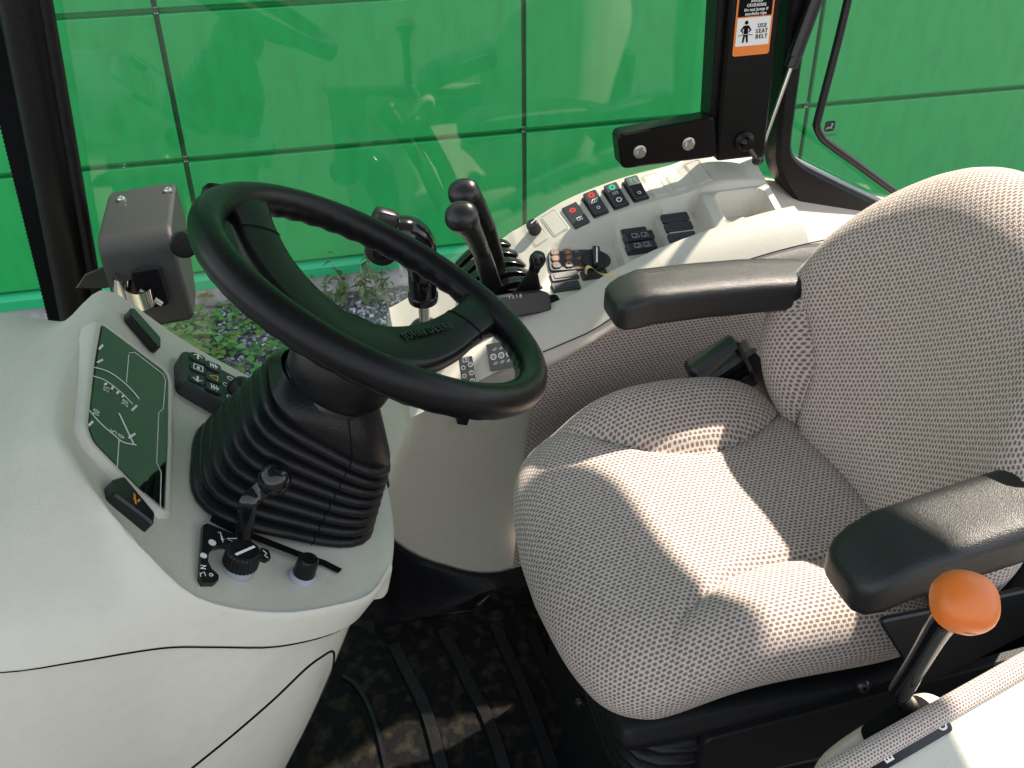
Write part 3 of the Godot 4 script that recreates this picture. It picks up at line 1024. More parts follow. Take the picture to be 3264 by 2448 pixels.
func build_dash() -> void:
	# near half of the hood, station by station from the front to the nose:
	# seam, wall, ridge, ridge inside, half way, middle
	var half := [
		[Vector3(-0.55, 0.76, -0.555), Vector3(-0.55, 0.80, -0.575), Vector3(-0.55, 0.815, -0.62), Vector3(-0.55, 0.82, -0.66), Vector3(-0.55, 0.82, -0.72), Vector3(-0.55, 0.82, -0.81)],
		[Vector3(-0.36, 0.742, -0.555), Vector3(-0.365, 0.775, -0.58), Vector3(-0.37, 0.792, -0.635), Vector3(-0.37, 0.797, -0.69), Vector3(-0.37, 0.798, -0.74), Vector3(-0.37, 0.798, -0.81)],
		[Vector3(-0.258, 0.713, -0.56), Vector3(-0.263, 0.748, -0.585), Vector3(-0.268, 0.778, -0.645), Vector3(-0.275, 0.789, -0.71), Vector3(-0.275, 0.792, -0.75), Vector3(-0.275, 0.792, -0.81)],
		[Vector3(-0.205, 0.695, -0.575), Vector3(-0.21, 0.732, -0.595), Vector3(-0.218, 0.774, -0.655), Vector3(-0.230, 0.792, -0.712), Vector3(-0.238, 0.797, -0.75), Vector3(-0.240, 0.798, -0.81)],
		[Vector3(-0.170, 0.682, -0.588), Vector3(-0.175, 0.718, -0.602), Vector3(-0.188, 0.768, -0.660), Vector3(-0.207, 0.790, -0.708), Vector3(-0.220, 0.796, -0.75), Vector3(-0.224, 0.797, -0.81)],
		[Vector3(-0.140, 0.670, -0.598), Vector3(-0.146, 0.708, -0.607), Vector3(-0.157, 0.751, -0.634), Vector3(-0.176, 0.757, -0.668), Vector3(-0.200, 0.774, -0.735), Vector3(-0.208, 0.780, -0.81)],
		[Vector3(-0.105, 0.655, -0.604), Vector3(-0.110, 0.690, -0.608), Vector3(-0.118, 0.706, -0.612), Vector3(-0.128, 0.708, -0.624), Vector3(-0.147, 0.718, -0.72), Vector3(-0.155, 0.725, -0.81)],
		[Vector3(-0.060, 0.636, -0.612), Vector3(-0.060, 0.662, -0.613), Vector3(-0.060, 0.6705, -0.617), Vector3(-0.063, 0.668, -0.626), Vector3(-0.070, 0.667, -0.72), Vector3(-0.078, 0.672, -0.81)],
		[Vector3(-0.015, 0.618, -0.633), Vector3(-0.009, 0.642, -0.632), Vector3(-0.007, 0.650, -0.635), Vector3(-0.009, 0.648, -0.643), Vector3(-0.008, 0.643, -0.73), Vector3(-0.008, 0.643, -0.81)],
		[Vector3(0.010, 0.603, -0.662), Vector3(0.021, 0.627, -0.655), Vector3(0.023, 0.635, -0.658), Vector3(0.020, 0.634, -0.666), Vector3(0.024, 0.630, -0.74), Vector3(0.026, 0.630, -0.81)],
		[Vector3(0.024, 0.590, -0.702), Vector3(0.040, 0.615, -0.694), Vector3(0.043, 0.6235, -0.698), Vector3(0.043, 0.624, -0.706), Vector3(0.050, 0.622, -0.75), Vector3(0.053, 0.621, -0.81)],
		[Vector3(0.025, 0.586, -0.706), Vector3(0.041, 0.608, -0.699), Vector3(0.046, 0.617, -0.703), Vector3(0.047, 0.618, -0.711), Vector3(0.054, 0.616, -0.75), Vector3(0.057, 0.615, -0.81)],
		[Vector3(0.023, 0.578, -0.707), Vector3(0.034, 0.580, -0.705), Vector3(0.040, 0.582, -0.710), Vector3(0.042, 0.580, -0.719), Vector3(0.048, 0.576, -0.75), Vector3(0.051, 0.574, -0.81)],
	]
	var net := []
	for h in half:
		var row: Array = h.duplicate()
		var i := net.size()
		if i >= 3 and i <= 7:
			# the far cheek carries on flat to its edge
			var zr: float = [-1.015, -1.025, -1.03, -1.02, -1.0][i - 3]
			var xs: float = h[5].x
			for q in [[0.003, 0.0, -0.92], [0.010, 0.0, zr + 0.012], [0.014, -0.004, zr], [0.014, -0.03, zr - 0.008], [0.012, -0.09, zr - 0.010]]:
				row.append(Vector3(xs + q[0], face_height(xs + q[0]) + q[1], q[2]))
		else:
			for k in range(4, -1, -1):
				var q: Vector3 = h[k]
				row.append(Vector3(q.x, q.y, -1.62 - q.z))
		net.append(row)
	var dash := thing("dashboard", "greyish beige moulded dashboard with a glossy gauge screen and a cream lower body", "dashboard", Vector3(-0.2, 0.0, -0.81))
	var s := Shape.new()
	s.grid(sheet(net, 4, 4))
	part(dash, "hood", s, M.beige, 50.0)

	# lower body: the seam line carried down, its nose drawn forward
	var seam := []
	for h in half.slice(0, 12):
		seam.append(h[0])
	seam.append(Vector3(0.040, 0.575, -0.76))
	seam.append(Vector3(0.042, 0.572, -0.81))
	var full: Array = seam.duplicate()
	for k in range(seam.size() - 2, -1, -1):
		full.append(Vector3(seam[k].x, seam[k].y, -1.62 - seam[k].z))
	var low := []
	for d in [-0.006, 0.004, 0.06, 0.16, 0.30, 0.45, 0.80]:
		var row := []
		for q in full:
			var w := smoothstep(-0.35, 0.0, q.x)
			var near := signf(q.z + 0.81)
			row.append(Vector3(q.x - 0.012 * w * (1.0 if d > 0.0 else 0.6) - 0.40 * w * maxf(0, d), maxf(0.002, q.y - d - 0.002), q.z + near * (-0.0025 - 0.10 * maxf(0.0, d - 0.05) + (0.012 * sin(minf(d, 0.3) * 10.0)))))
		low.append(row)
	s = Shape.new()
	var low_sheet := sheet(low, 3, 4)
	s.grid(low_sheet)
	part(dash, "lower_body", s, M.cream, 60.0)
	# dark tube drawn as the shade in the gap under the hood
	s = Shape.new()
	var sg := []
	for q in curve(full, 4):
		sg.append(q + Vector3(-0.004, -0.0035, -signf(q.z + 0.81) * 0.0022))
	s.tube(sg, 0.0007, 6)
	part(dash, "hood_gap_shade", s, M.dark)
	# gap between two panels of the lower body, its shade a dark tube
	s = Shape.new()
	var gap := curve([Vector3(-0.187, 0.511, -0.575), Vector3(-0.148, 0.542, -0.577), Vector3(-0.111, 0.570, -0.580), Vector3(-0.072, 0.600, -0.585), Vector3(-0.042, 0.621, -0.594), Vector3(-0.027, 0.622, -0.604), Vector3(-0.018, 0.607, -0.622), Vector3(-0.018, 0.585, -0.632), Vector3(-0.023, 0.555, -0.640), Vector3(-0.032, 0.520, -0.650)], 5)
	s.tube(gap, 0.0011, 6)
	part(dash, "panel_gap_shade", s, M.dark)
	s = Shape.new()
	s.lathe(stand(Vector3(-0.005, 0.630, -0.648), Vector3(0.3, -0.3, 1)), [Vector2(0.0, 0.0008), Vector2(0.006, 0.0008), Vector2(0.0065, 0.0), Vector2(0.0065, -0.004)], 16, Vector2(1.4, 0.6))
	part(dash, "screw_plug", s, M.ring)

	# gauge screen
	var nd := Vector3(0.065, 0.06, 0).normalized()
	var sc := Vector3(-0.179, 0.757, -0.815)
	var st := Transform3D(Basis(Vector3(0, 0, -1), nd.cross(Vector3(0, 0, -1)), nd), sc)
	var outline := soften(local_poly(st, [Vector3(-0.211, 0.792, -0.937), Vector3(-0.207, 0.787, -0.936), Vector3(-0.160, 0.736, -0.925), Vector3(-0.156, 0.732, -0.914), Vector3(-0.151, 0.727, -0.816), Vector3(-0.148, 0.723, -0.707), Vector3(-0.165, 0.742, -0.716), Vector3(-0.199, 0.778, -0.744), Vector3(-0.204, 0.784, -0.759), Vector3(-0.209, 0.790, -0.864)]), 0.006)
	s = Shape.new()
	s.prism(st.translated_local(Vector3(0, 0, -0.006)), outline, 0.0085, 0.001)
	var scr := part(dash, "gauge_screen", s, M.screen)
	# moulded frame standing round the screen
	var fr := Shape.new()
	var fr_rows := []
	for ring in [[0.013, -0.012], [0.010, -0.003], [0.0065, 0.0022], [0.0045, 0.0030], [0.0025, 0.0030], [0.0010, 0.0026], [0.0004, 0.0015], [0.0004, -0.006]]:
		var row := PackedVector3Array()
		for k in outline.size() + 1:
			var q := outline[k % outline.size()]
			var q0 := outline[(k + outline.size() - 1) % outline.size()]
			var q1 := outline[(k + 1) % outline.size()]
			var dd := (q1 - q0).normalized()
			var nn := Vector2(dd.y, -dd.x)
			if not Geometry2D.is_polygon_clockwise(outline):
				nn = nn
			else:
				nn = -nn
			row.append(st * Vector3(q.x + nn.x * ring[0], q.y + nn.y * ring[0], ring[1]))
		fr_rows.append(row)
	fr.grid(fr_rows)
	part(dash, "screen_frame", fr, M.beige, 55.0)
	s = Shape.new()
	var lines := [
		[0.0012, [Vector3(-0.208, 0.793, -0.852), Vector3(-0.198, 0.782, -0.860), Vector3(-0.187, 0.770, -0.859), Vector3(-0.178, 0.761, -0.852), Vector3(-0.173, 0.755, -0.846)]],
		[0.0010, [Vector3(-0.207, 0.791, -0.839), Vector3(-0.198, 0.782, -0.843), Vector3(-0.187, 0.770, -0.840), Vector3(-0.177, 0.759, -0.832)]],
		[0.0010, [Vector3(-0.204, 0.788, -0.784), Vector3(-0.195, 0.778, -0.775), Vector3(-0.185, 0.768, -0.769), Vector3(-0.179, 0.761, -0.767), Vector3(-0.170, 0.752, -0.773)]],
		[0.0007, [Vector3(-0.186, 0.769, -0.911), Vector3(-0.184, 0.767, -0.861)]],
		[0.0007, [Vector3(-0.186, 0.769, -0.914), Vector3(-0.182, 0.765, -0.922), Vector3(-0.158, 0.739, -0.915), Vector3(-0.156, 0.736, -0.907), Vector3(-0.155, 0.735, -0.855), Vector3(-0.158, 0.738, -0.845), Vector3(-0.155, 0.735, -0.765), Vector3(-0.151, 0.731, -0.755), Vector3(-0.149, 0.729, -0.706)]],
		[0.0007, [Vector3(-0.182, 0.764, -0.767), Vector3(-0.180, 0.762, -0.726)]],
		[0.0016, [Vector3(-0.185, 0.768, -0.805), Vector3(-0.172, 0.753, -0.773)]],
	]
	for l in lines:
		ribbon(s, curve(l[1], 4) if l[1].size() > 3 and l[1].size() < 8 else l[1], l[0], nd)
	for tk in [[Vector3(-0.207, 0.792, -0.887), Vector3(-0.205, 0.790, -0.899)], [Vector3(-0.206, 0.791, -0.863), Vector3(-0.203, 0.787, -0.875)], [Vector3(-0.177, 0.759, -0.821), Vector3(-0.174, 0.756, -0.834)], [Vector3(-0.202, 0.787, -0.761), Vector3(-0.200, 0.785, -0.770)], [Vector3(-0.176, 0.758, -0.777), Vector3(-0.172, 0.754, -0.789)], [Vector3(-0.198, 0.782, -0.835), Vector3(-0.197, 0.781, -0.840)], [Vector3(-0.193, 0.777, -0.834), Vector3(-0.192, 0.776, -0.840)], [Vector3(-0.189, 0.772, -0.833), Vector3(-0.188, 0.771, -0.839)], [Vector3(-0.185, 0.768, -0.832), Vector3(-0.184, 0.767, -0.838)]]:
		ribbon(s, tk, 0.0020, nd)
	part(scr, "gauge_print", s, M.white)
	for n in [["10", Vector3(-0.199, 0.784, -0.785)], ["15", Vector3(-0.196, 0.780, -0.830)], ["20", Vector3(-0.182, 0.765, -0.826)], ["5", Vector3(-0.186, 0.769, -0.774)], ["0", Vector3(-0.181, 0.763, -0.774)]]:
		lettering(scr, n[0], Transform3D(st.basis, n[1]), 0.006, M.white, 0.0002)
	# indicator window in the far cheek
	s = Shape.new()
	s.prism(st.translated_local(Vector3(0, 0, -0.004)), soften(local_poly(st, [Vector3(-0.194, 0.776, -0.994), Vector3(-0.191, 0.773, -1.000), Vector3(-0.166, 0.746, -0.975), Vector3(-0.165, 0.745, -0.956), Vector3(-0.169, 0.749, -0.955), Vector3(-0.193, 0.775, -0.980)]), 0.003), 0.0115, 0.001)
	part(dash, "indicator_window", s, M.gloss)

	# black rocker below the screen
	var rk := thing("ignition_rocker", "black rocker switch with a small orange symbol beside the gauge screen", "switch", Vector3(-0.169, 0.741, -0.698))
	s = Shape.new()
	s.prism(st.translated_local(Vector3(0, 0, -0.006)), soften(local_poly(st, [Vector3(-0.182, 0.769, -0.698), Vector3(-0.175, 0.762, -0.711), Vector3(-0.152, 0.737, -0.685), Vector3(-0.153, 0.737, -0.670), Vector3(-0.161, 0.746, -0.674), Vector3(-0.180, 0.767, -0.681)]), 0.003), 0.017, 0.002)
	part(rk, "rocker", s, M.satin)
	s = Shape.new()
	ribbon(s, [Vector3(-0.164, 0.757, -0.688), Vector3(-0.162, 0.754, -0.686), Vector3(-0.160, 0.753, -0.690)], 0.002, nd)
	ribbon(s, [Vector3(-0.164, 0.757, -0.694), Vector3(-0.162, 0.755, -0.682)], 0.0016, nd)
	part(rk, "symbol", s, M.amber)

	build_light_keypad()
	build_dash_controls()

func build_light_keypad() -> void:
	var ng := Vector3(0.058, 0.085, 0).normalized()
	var kp := thing("light_keypad", "black six-key lighting keypad with a rotary knob on the dashboard corner", "keypad", Vector3(-0.120, 0.701, -0.957))
	var t := Transform3D(Basis(Vector3(0, 0, -1), ng.cross(Vector3(0, 0, -1)), ng), Vector3(-0.117, 0.718, -0.929))
	var s := Shape.new()
	s.prism(t.translated_local(Vector3(0, 0, -0.02)), soften(local_poly(t, [Vector3(-0.140, 0.734, -0.974), Vector3(-0.069, 0.686, -0.955), Vector3(-0.079, 0.693, -0.907), Vector3(-0.095, 0.704, -0.892), Vector3(-0.140, 0.734, -0.907), Vector3(-0.144, 0.737, -0.957)]), 0.006), 0.02, 0.003)
	part(kp, "housing", s, M.key)
	var keys := [Vector3(-0.128, 0.726, -0.963), Vector3(-0.127, 0.725, -0.942), Vector3(-0.127, 0.725, -0.920), Vector3(-0.113, 0.716, -0.958), Vector3(-0.112, 0.715, -0.935), Vector3(-0.111, 0.715, -0.914)]
	var glyph := 0
	for c in keys:
		s = Shape.new()
		s.prism(Transform3D(t.basis, c + ng * -0.001), rounded(0.0165, 0.0185, 0.005), 0.0028, 0.001)
		var key := part(kp, "key", s, M.satin)
		s = Shape.new()
		var x := -t.basis.x
		var y := t.basis.y
		var o: Vector3 = c + ng * 0.002
		match glyph:
			0:
				ribbon(s, [o + x * -0.005, o + x * 0.004], 0.0022, ng)
				ribbon(s, [o + x * -0.001 + y * 0.005, o + x * -0.006, o + x * -0.001 - y * 0.005], 0.0012, ng)
			2:
				ribbon(s, [o + x * 0.005, o + x * -0.004], 0.0022, ng)
				ribbon(s, [o + x * 0.001 + y * 0.005, o + x * 0.006, o + x * 0.001 - y * 0.005], 0.0012, ng)
			4:
				ribbon(s, [o + x * -0.005 - y * 0.004, o + x * 0.005 - y * 0.004, o + y * 0.005, o + x * -0.005 - y * 0.004], 0.0013, ng)
			1:
				ribbon(s, [o + x * -0.005 - y * 0.005, o + x * 0.005 - y * 0.005, o + x * 0.005 + y * 0.005, o + x * -0.005 + y * 0.005, o + x * -0.005 - y * 0.005], 0.0013, ng)
				ribbon(s, [o + x * -0.002, o + x * 0.003], 0.003, ng)
			_:
				ribbon(s, [o - y * 0.005, o + y * 0.003], 0.0026, ng)
				for k in 3:
					ribbon(s, [o + x * -0.005 + y * (k * 0.003 - 0.002), o + x * 0.005 + y * (k * 0.003 - 0.003)], 0.0010, ng)
		part(key, "symbol", s, M.white if glyph != 4 else M.yellow)
		glyph += 1
	s = Shape.new()
	var kc := Vector3(-0.085, 0.697, -0.930)
	s.lathe(stand(kc, ng), [Vector2(0.017, -0.002), Vector2(0.0165, 0.003), Vector2(0.013, 0.012), Vector2(0.011, 0.0135), Vector2(0.0, 0.014)], 24)
	var kn := part(kp, "rotary_knob", s, M.black_soft)
	s = Shape.new()
	ribbon(s, [Vector3(-0.086, 0.715, -0.896), Vector3(-0.074, 0.707, -0.929)], 0.0022, ng)
	part(kn, "pointer_line", s, M.white)
	s = Shape.new()
	for c in [Vector3(-0.096, 0.705, -0.910), Vector3(-0.100, 0.707, -0.933), Vector3(-0.096, 0.705, -0.948)]:
		var ring := []
		for k in 13:
			ring.append(c + t.basis.x * cos(TAU * k / 12) * 0.0032 + t.basis.y * sin(TAU * k / 12) * 0.0032)
		ribbon(s, ring, 0.001, ng)
	part(kp, "light_symbols", s, M.white)

func ribbed_knob(parent: Node3D, called: String, at: Vector3, up: Vector3, r: float, h: float, m: Material, ribs := 28) -> MeshInstance3D:
	var s := Shape.new()
	var t := stand(at, up)
	var rows := []
	for q in [Vector2(1.0, 0.0), Vector2(1.0, 0.1), Vector2(0.97, 0.8), Vector2(0.9, 0.95), Vector2(0.78, 1.0), Vector2(0.0, 1.0)]:
		var row := PackedVector3Array()
		for k in ribs * 2 + 1:
			var a := TAU * (k % (ribs * 2)) / (ribs * 2)
			var rr: float = q.x * r * (1.0 if k % 2 == 0 or q.y > 0.97 else 0.955)
			row.append(t * Vector3(cos(a) * rr, q.y * h, sin(a) * rr))
		rows.append(row)
	s.grid(rows)
	s.outward(0)
	return part(parent, called, s, m, 20.0)

func build_dash_controls() -> void:
	var n3 := Vector3(0.047, 0.12, 0).normalized()
	var ng := Vector3(0.058, 0.085, 0).normalized()
	# hand throttle in its slot
	var th := thing("hand_throttle", "short black lever with a shiny round ball knob in a slot", "lever", Vector3(-0.088, 0.679, -0.717))
	var s := Shape.new()
	ribbon(s, [Vector3(-0.111, 0.701, -0.716), Vector3(-0.095, 0.690, -0.711), Vector3(-0.072, 0.674, -0.710), Vector3(-0.040, 0.661, -0.697), Vector3(-0.017, 0.650, -0.691), Vector3(-0.003, 0.645, -0.682)], 0.0085, ng, 0.0008)
	part(th, "slot", s, M.dark)
	s = Shape.new()
	var arm := [Vector3(-0.087, 0.679, -0.703), Vector3(-0.079, 0.710, -0.699), Vector3(-0.074, 0.728, -0.698), Vector3(-0.066, 0.730, -0.706), Vector3(-0.056, 0.737, -0.707)]
	s.tube(curve(arm, 4), 0.0085, 10, true, 0.35, Vector3(0, 0.5, 1))
	part(th, "arm", s, M.gloss)
	s = Shape.new()
	s.lathe(stand(Vector3(-0.050, 0.740, -0.710), Vector3(0.6, 0.8, 0.0)), ball_profile(0.0150, 12), 28)
	part(th, "ball_knob", s, M.gloss)

	# wiper knob with its printed plate
	var wk := thing("wiper_dial", "ribbed black rotary knob with a white line on a dashboard wiper plate", "knob", Vector3(-0.091, 0.681, -0.662))
	var t := Transform3D(Basis(Vector3(0, 0, -1), ng.cross(Vector3(0, 0, -1)), ng), Vector3(-0.105, 0.696, -0.671))
	s = Shape.new()
	var outer := [Vector3(-0.117, 0.704, -0.704), Vector3(-0.114, 0.702, -0.708), Vector3(-0.083, 0.681, -0.703), Vector3(-0.088, 0.684, -0.692), Vector3(-0.102, 0.693, -0.686), Vector3(-0.108, 0.698, -0.680), Vector3(-0.112, 0.700, -0.670), Vector3(-0.112, 0.701, -0.659), Vector3(-0.109, 0.699, -0.651), Vector3(-0.104, 0.695, -0.646), Vector3(-0.104, 0.695, -0.640), Vector3(-0.107, 0.697, -0.635), Vector3(-0.115, 0.703, -0.631), Vector3(-0.118, 0.704, -0.637)]
	s.prism(t.translated_local(Vector3(0, 0, -0.004)), local_poly(t, outer), 0.0048, 0.0)
	var plate := part(wk, "printed_plate", s, M.satin)
	s = Shape.new()
	s.prism(t.translated_local(Vector3(0, 0, -0.004)), soften(local_poly(t, [Vector3(-0.071, 0.673, -0.699), Vector3(-0.065, 0.668, -0.699), Vector3(-0.063, 0.667, -0.688), Vector3(-0.067, 0.670, -0.683), Vector3(-0.072, 0.673, -0.685)]), 0.002), 0.0048, 0.0)
	var plate2 := part(wk, "printed_plate", s, M.satin)
	s = Shape.new()
	for d in [[Vector3(-0.109, 0.700, -0.684), 0.0036], [Vector3(-0.115, 0.704, -0.664), 0.003]]:
		s.lathe(stand(d[0], ng), [Vector2(d[1], -0.001), Vector2(d[1], 0.0004), Vector2(0, 0.0004)], 14)
	var ring := []
	for k in 11:
		ring.append(Vector3(-0.109, 0.700, -0.643) + t.basis.x * cos(TAU * k / 10) * 0.0016 + t.basis.y * sin(TAU * k / 10) * 0.0016)
	ribbon(s, ring, 0.0007, ng)
	ribbon(s, [Vector3(-0.105, 0.697, -0.700), Vector3(-0.103, 0.696, -0.701), Vector3(-0.102, 0.695, -0.692), Vector3(-0.100, 0.694, -0.693)], 0.0009, ng)
	ribbon(s, [Vector3(-0.102, 0.695, -0.697), Vector3(-0.101, 0.694, -0.689)], 0.0009, ng)
	ribbon(s, [Vector3(-0.091, 0.688, -0.693), Vector3(-0.098, 0.692, -0.696), Vector3(-0.090, 0.687, -0.700)], 0.0008, ng)
	ribbon(s, [Vector3(-0.117, 0.705, -0.651), Vector3(-0.113, 0.703, -0.652), Vector3(-0.117, 0.705, -0.647), Vector3(-0.113, 0.703, -0.648)], 0.0009, ng)
	ribbon(s, [Vector3(-0.117, 0.705, -0.641), Vector3(-0.114, 0.703, -0.644), Vector3(-0.113, 0.702, -0.639), Vector3(-0.116, 0.704, -0.635), Vector3(-0.117, 0.705, -0.641)], 0.0009, ng)
	part(plate, "symbols", s, M.white)
	s = Shape.new()
	ribbon(s, [Vector3(-0.069, 0.673, -0.695), Vector3(-0.066, 0.670, -0.693), Vector3(-0.068, 0.672, -0.689), Vector3(-0.065, 0.670, -0.687)], 0.0009, ng)
	part(plate2, "symbol", s, M.white)
	s = Shape.new()
	var kb := Vector3(-0.090, 0.681, -0.664)
	s.lathe(stand(kb, n3), [Vector2(0.0135, 0.0), Vector2(0.0130, 0.006), Vector2(0.0115, 0.008), Vector2(0.011, 0.012)], 24)
	part(wk, "collar", s, M.ring)
	var k1 := ribbed_knob(wk, "knob_cap", kb + n3 * 0.009, n3, 0.0158, 0.016, M.black_soft)
	s = Shape.new()
	ribbon(s, [kb + n3 * 0.0252 + Vector3(-0.007, 0.003, 0.009), kb + n3 * 0.0252 + Vector3(0.008, -0.003, -0.005)], 0.0026, n3)
	part(k1, "pointer_line", s, M.white)

	# push knob with grey collar
	var pk := thing("push_knob", "small black cap knob on a grey collar near the dashboard tip", "knob", Vector3(-0.038, 0.655, -0.670))
	var pb := Vector3(-0.037, 0.654, -0.672)
	s = Shape.new()
	s.lathe(stand(pb, n3), [Vector2(0.0135, -0.002), Vector2(0.0135, 0.002), Vector2(0.012, 0.0045), Vector2(0.0095, 0.006), Vector2(0.0095, 0.01)], 26)
	part(pk, "collar", s, M.ring)
	s = Shape.new()
	s.lathe(stand(pb + n3 * 0.005, n3), [Vector2(0.0102, 0.0), Vector2(0.0104, 0.002), Vector2(0.0096, 0.016), Vector2(0.008, 0.0185), Vector2(0.0, 0.019)], 26)
	var cap := part(pk, "knob_cap", s, M.black_soft)
	s = Shape.new()
	ribbon(s, [pb + n3 * 0.0242 + Vector3(0.001, 0, -0.004), pb + n3 * 0.0242 + Vector3(0.001, 0, 0.003)], 0.0012, n3, 0.0006)
	ribbon(s, [pb + n3 * 0.0242 + Vector3(0.004, -0.001, -0.004), pb + n3 * 0.0242 + Vector3(0.004, -0.001, 0.003)], 0.0012, n3, 0.0006)
	part(cap, "raised_mark", s, M.satin)

func ball_profile(r: float, n: int) -> Array:
	var out := []
	for i in n + 1:
		var a := PI * i / n - PI / 2
		out.append(Vector2(cos(a) * r if i > 0 and i < n else 0.0, sin(a) * r))
	return out

# ---------------------------------------------------------------- steering wheel and column
func build_wheel() -> void:
	var c := Vector3(0.0615, 0.867, -0.80)
	var n := Vector3(0.5094, 0.8601, -0.0261)
	var e1 := Vector3(0.8604, -0.5096, 0)
	var e2 := n.cross(e1)
	var sw := thing("steering_wheel", "black padded steering wheel with two spokes and raised lettering", "steering wheel", c - n * 0.1)
	# rim with finger waves below
	var s := Shape.new()
	var rows := []
	var uvs := []
	var nr := 160
	for i in nr + 1:
		var a := TAU * (i % nr) / nr
		var d := e1 * cos(a) + e2 * sin(a)
		var row := PackedVector3Array()
		for k in 21:
			var b := TAU * (k % 20) / 20
			var under := clampf(-sin(b) * 0.7 - cos(b) * 0.5, 0.0, 1.0)
			var wave := under * 0.0010 * (sin(a * 44.0))
			var r := 0.0150 + wave
			row.append(c + d * (0.162 + cos(b) * r) + n * sin(b) * r * 1.06)
		rows.append(row)
	s.grid(rows)
	s.outward(0)
	part(sw, "rim", s, M.wheel, 60.0)

	# hub cover sweeping from spoke to spoke, dished below the rim
	var sp := [
		[-0.134, 0.098, 0.000, 0.034], [-0.126, 0.078, 0.000, 0.025], [-0.115, 0.052, -0.006, 0.022], [-0.096, 0.016, -0.016, 0.025], [-0.062, -0.016, -0.026, 0.030],
		[-0.015, -0.036, -0.033, 0.034], [0.034, -0.028, -0.031, 0.032], [0.072, -0.001, -0.024, 0.026], [0.100, 0.030, -0.013, 0.022], [0.124, 0.060, -0.004, 0.023], [0.142, 0.084, 0.0, 0.032]]
	var line := []
	var wid := []
	for q in sp:
		line.append(c + e1 * q[0] + e2 * q[1] + n * q[2])
		wid.append(Vector3(q[3], 0, 0))
	line = curve(line, 5)
	wid = curve(wid, 5)
	s = Shape.new()
	rows = []
	for i in line.size():
		var d: Vector3 = (line[mini(i + 1, line.size() - 1)] - line[maxi(i - 1, 0)]).normalized()
		var side := n.cross(d).normalized()
		var up := d.cross(side).normalized()
		if up.dot(n) < 0:
			up = -up
		var row := PackedVector3Array()
		for q in [[-1.0, -0.008], [-1.03, -0.001], [-0.93, 0.0045], [-0.8, 0.006], [-0.4, 0.0075], [0.0, 0.008], [0.4, 0.0075], [0.8, 0.006], [0.93, 0.0045], [1.03, -0.001], [1.0, -0.008], [0.7, -0.02], [-0.7, -0.02], [-1.0, -0.008]]:
			row.append(line[i] + side * wid[i].x * q[0] + up * q[1])
		rows.append(row)
	s.grid(rows)
	s.outward(0)
	part(sw, "spoke_cover", s, M.wheel, 55.0)
	# joint lines across the spokes
	for at in [11, 41]:
		s = Shape.new()
		var row2 := []
		for k in range(1, 10):
			row2.append(rows[at][k] + (rows[at][5] - c).normalized() * 0.0)
		s.tube(row2, 0.0011, 6)
		part(sw, "joint_line", s, M.dark)
	# lettering pressed into the cover
	var lp: Vector3 = line[34]
	var dx := (line[39] - line[29]).normalized() as Vector3
	var lt := frame(lp + n * 0.0098 + (n.cross(dx)).normalized() * 0.008, dx, n.cross(dx))
	lettering(sw, "JOHN DEERE", lt, 0.0088, M.satin, 0.0016, true)
	# hub below the cover
	s = Shape.new()
	s.lathe(stand(c - n * 0.040 - e2 * 0.012, n), [Vector2(0.0, 0.002), Vector2(0.042, 0.0), Vector2(0.049, -0.014), Vector2(0.052, -0.03), Vector2(0.050, -0.05), Vector2(0.043, -0.062), Vector2(0.0, -0.064)], 36)
	part(sw, "hub", s, M.wheel)

	# column with its folding boot
	var base := Vector3(-0.060, 0.660, -0.80)
	var col := thing("steering_column", "steering column under a black ribbed rubber boot", "steering column", base)
	s = Shape.new()
	s.lathe(stand(c - n * 0.100 - e2 * 0.004, n), [Vector2(0.0, 0.004), Vector2(0.047, 0.002), Vector2(0.050, -0.006), Vector2(0.049, -0.016), Vector2(0.042, -0.024), Vector2(0.0, -0.026)], 32)
	part(col, "collar", s, M.satin)
	s = Shape.new()
	rows = []
	# the folds fan out: closed up at the rear, spread at the front
	var folds := 8
	var steps := folds * 10
	for i in steps + 13:
		var lf: Vector3
		var rt: Vector3
		var hz: float
		var bulge := 0.0
		if i <= steps:
			var t := float(i) / steps
			var f := fmod(t * folds, 1.0)
			bulge = sqrt(maxf(0.0, 1.0 - pow(2.0 * f - 1.0, 2.0))) if i % 10 != 0 else 0.0
			var st := floorf(minf(t * folds, folds - 0.001)) / folds
			var g := st * 0.6 + t * 0.4
			lf = Vector3(-0.134, 0.706, -0.80).lerp(Vector3(-0.047, 0.794, -0.80), t) + Vector3(0.018, 0.008, 0) * (t - g) * -2.0
			rt = Vector3(0.036, 0.622, -0.80).lerp(Vector3(0.060, 0.694, -0.80), t)
			hz = lerpf(0.088, 0.066, pow(g, 0.8))
		else:
			var u := float(i - steps) / 12.0
			lf = Vector3(-0.047, 0.794, -0.80).lerp(Vector3(-0.033, 0.808, -0.797), u)
			rt = Vector3(0.060, 0.694, -0.80).lerp(Vector3(0.053, 0.755, -0.797), u)
			hz = lerpf(0.062, 0.049, u) + 0.004 * sin(u * PI)
		var mid := (lf + rt) * 0.5
		var d1 := (rt - lf).normalized()
		var hx := lf.distance_to(rt) * 0.5 + bulge * 0.006 - 0.006 * (1.0 if i <= steps else 0.0)
		hz += bulge * 0.006 - 0.006 * (1.0 if i <= steps else 0.0)
		var ex := lerpf(3.6, 2.2, clampf(float(i - steps) / 12.0, 0, 1))
		var row := PackedVector3Array()
		for k in 49:
			var a := TAU * (k % 48) / 48
			var ca := cos(a)
			var sa := sin(a)
			var m := pow(pow(absf(ca), ex) + pow(absf(sa), ex), -1.0 / ex)
			row.append(mid + d1 * ca * m * hx + Vector3(0, 0, 1) * sa * m * hz)
		rows.append(row)
	s.grid(rows)
	s.outward(0)
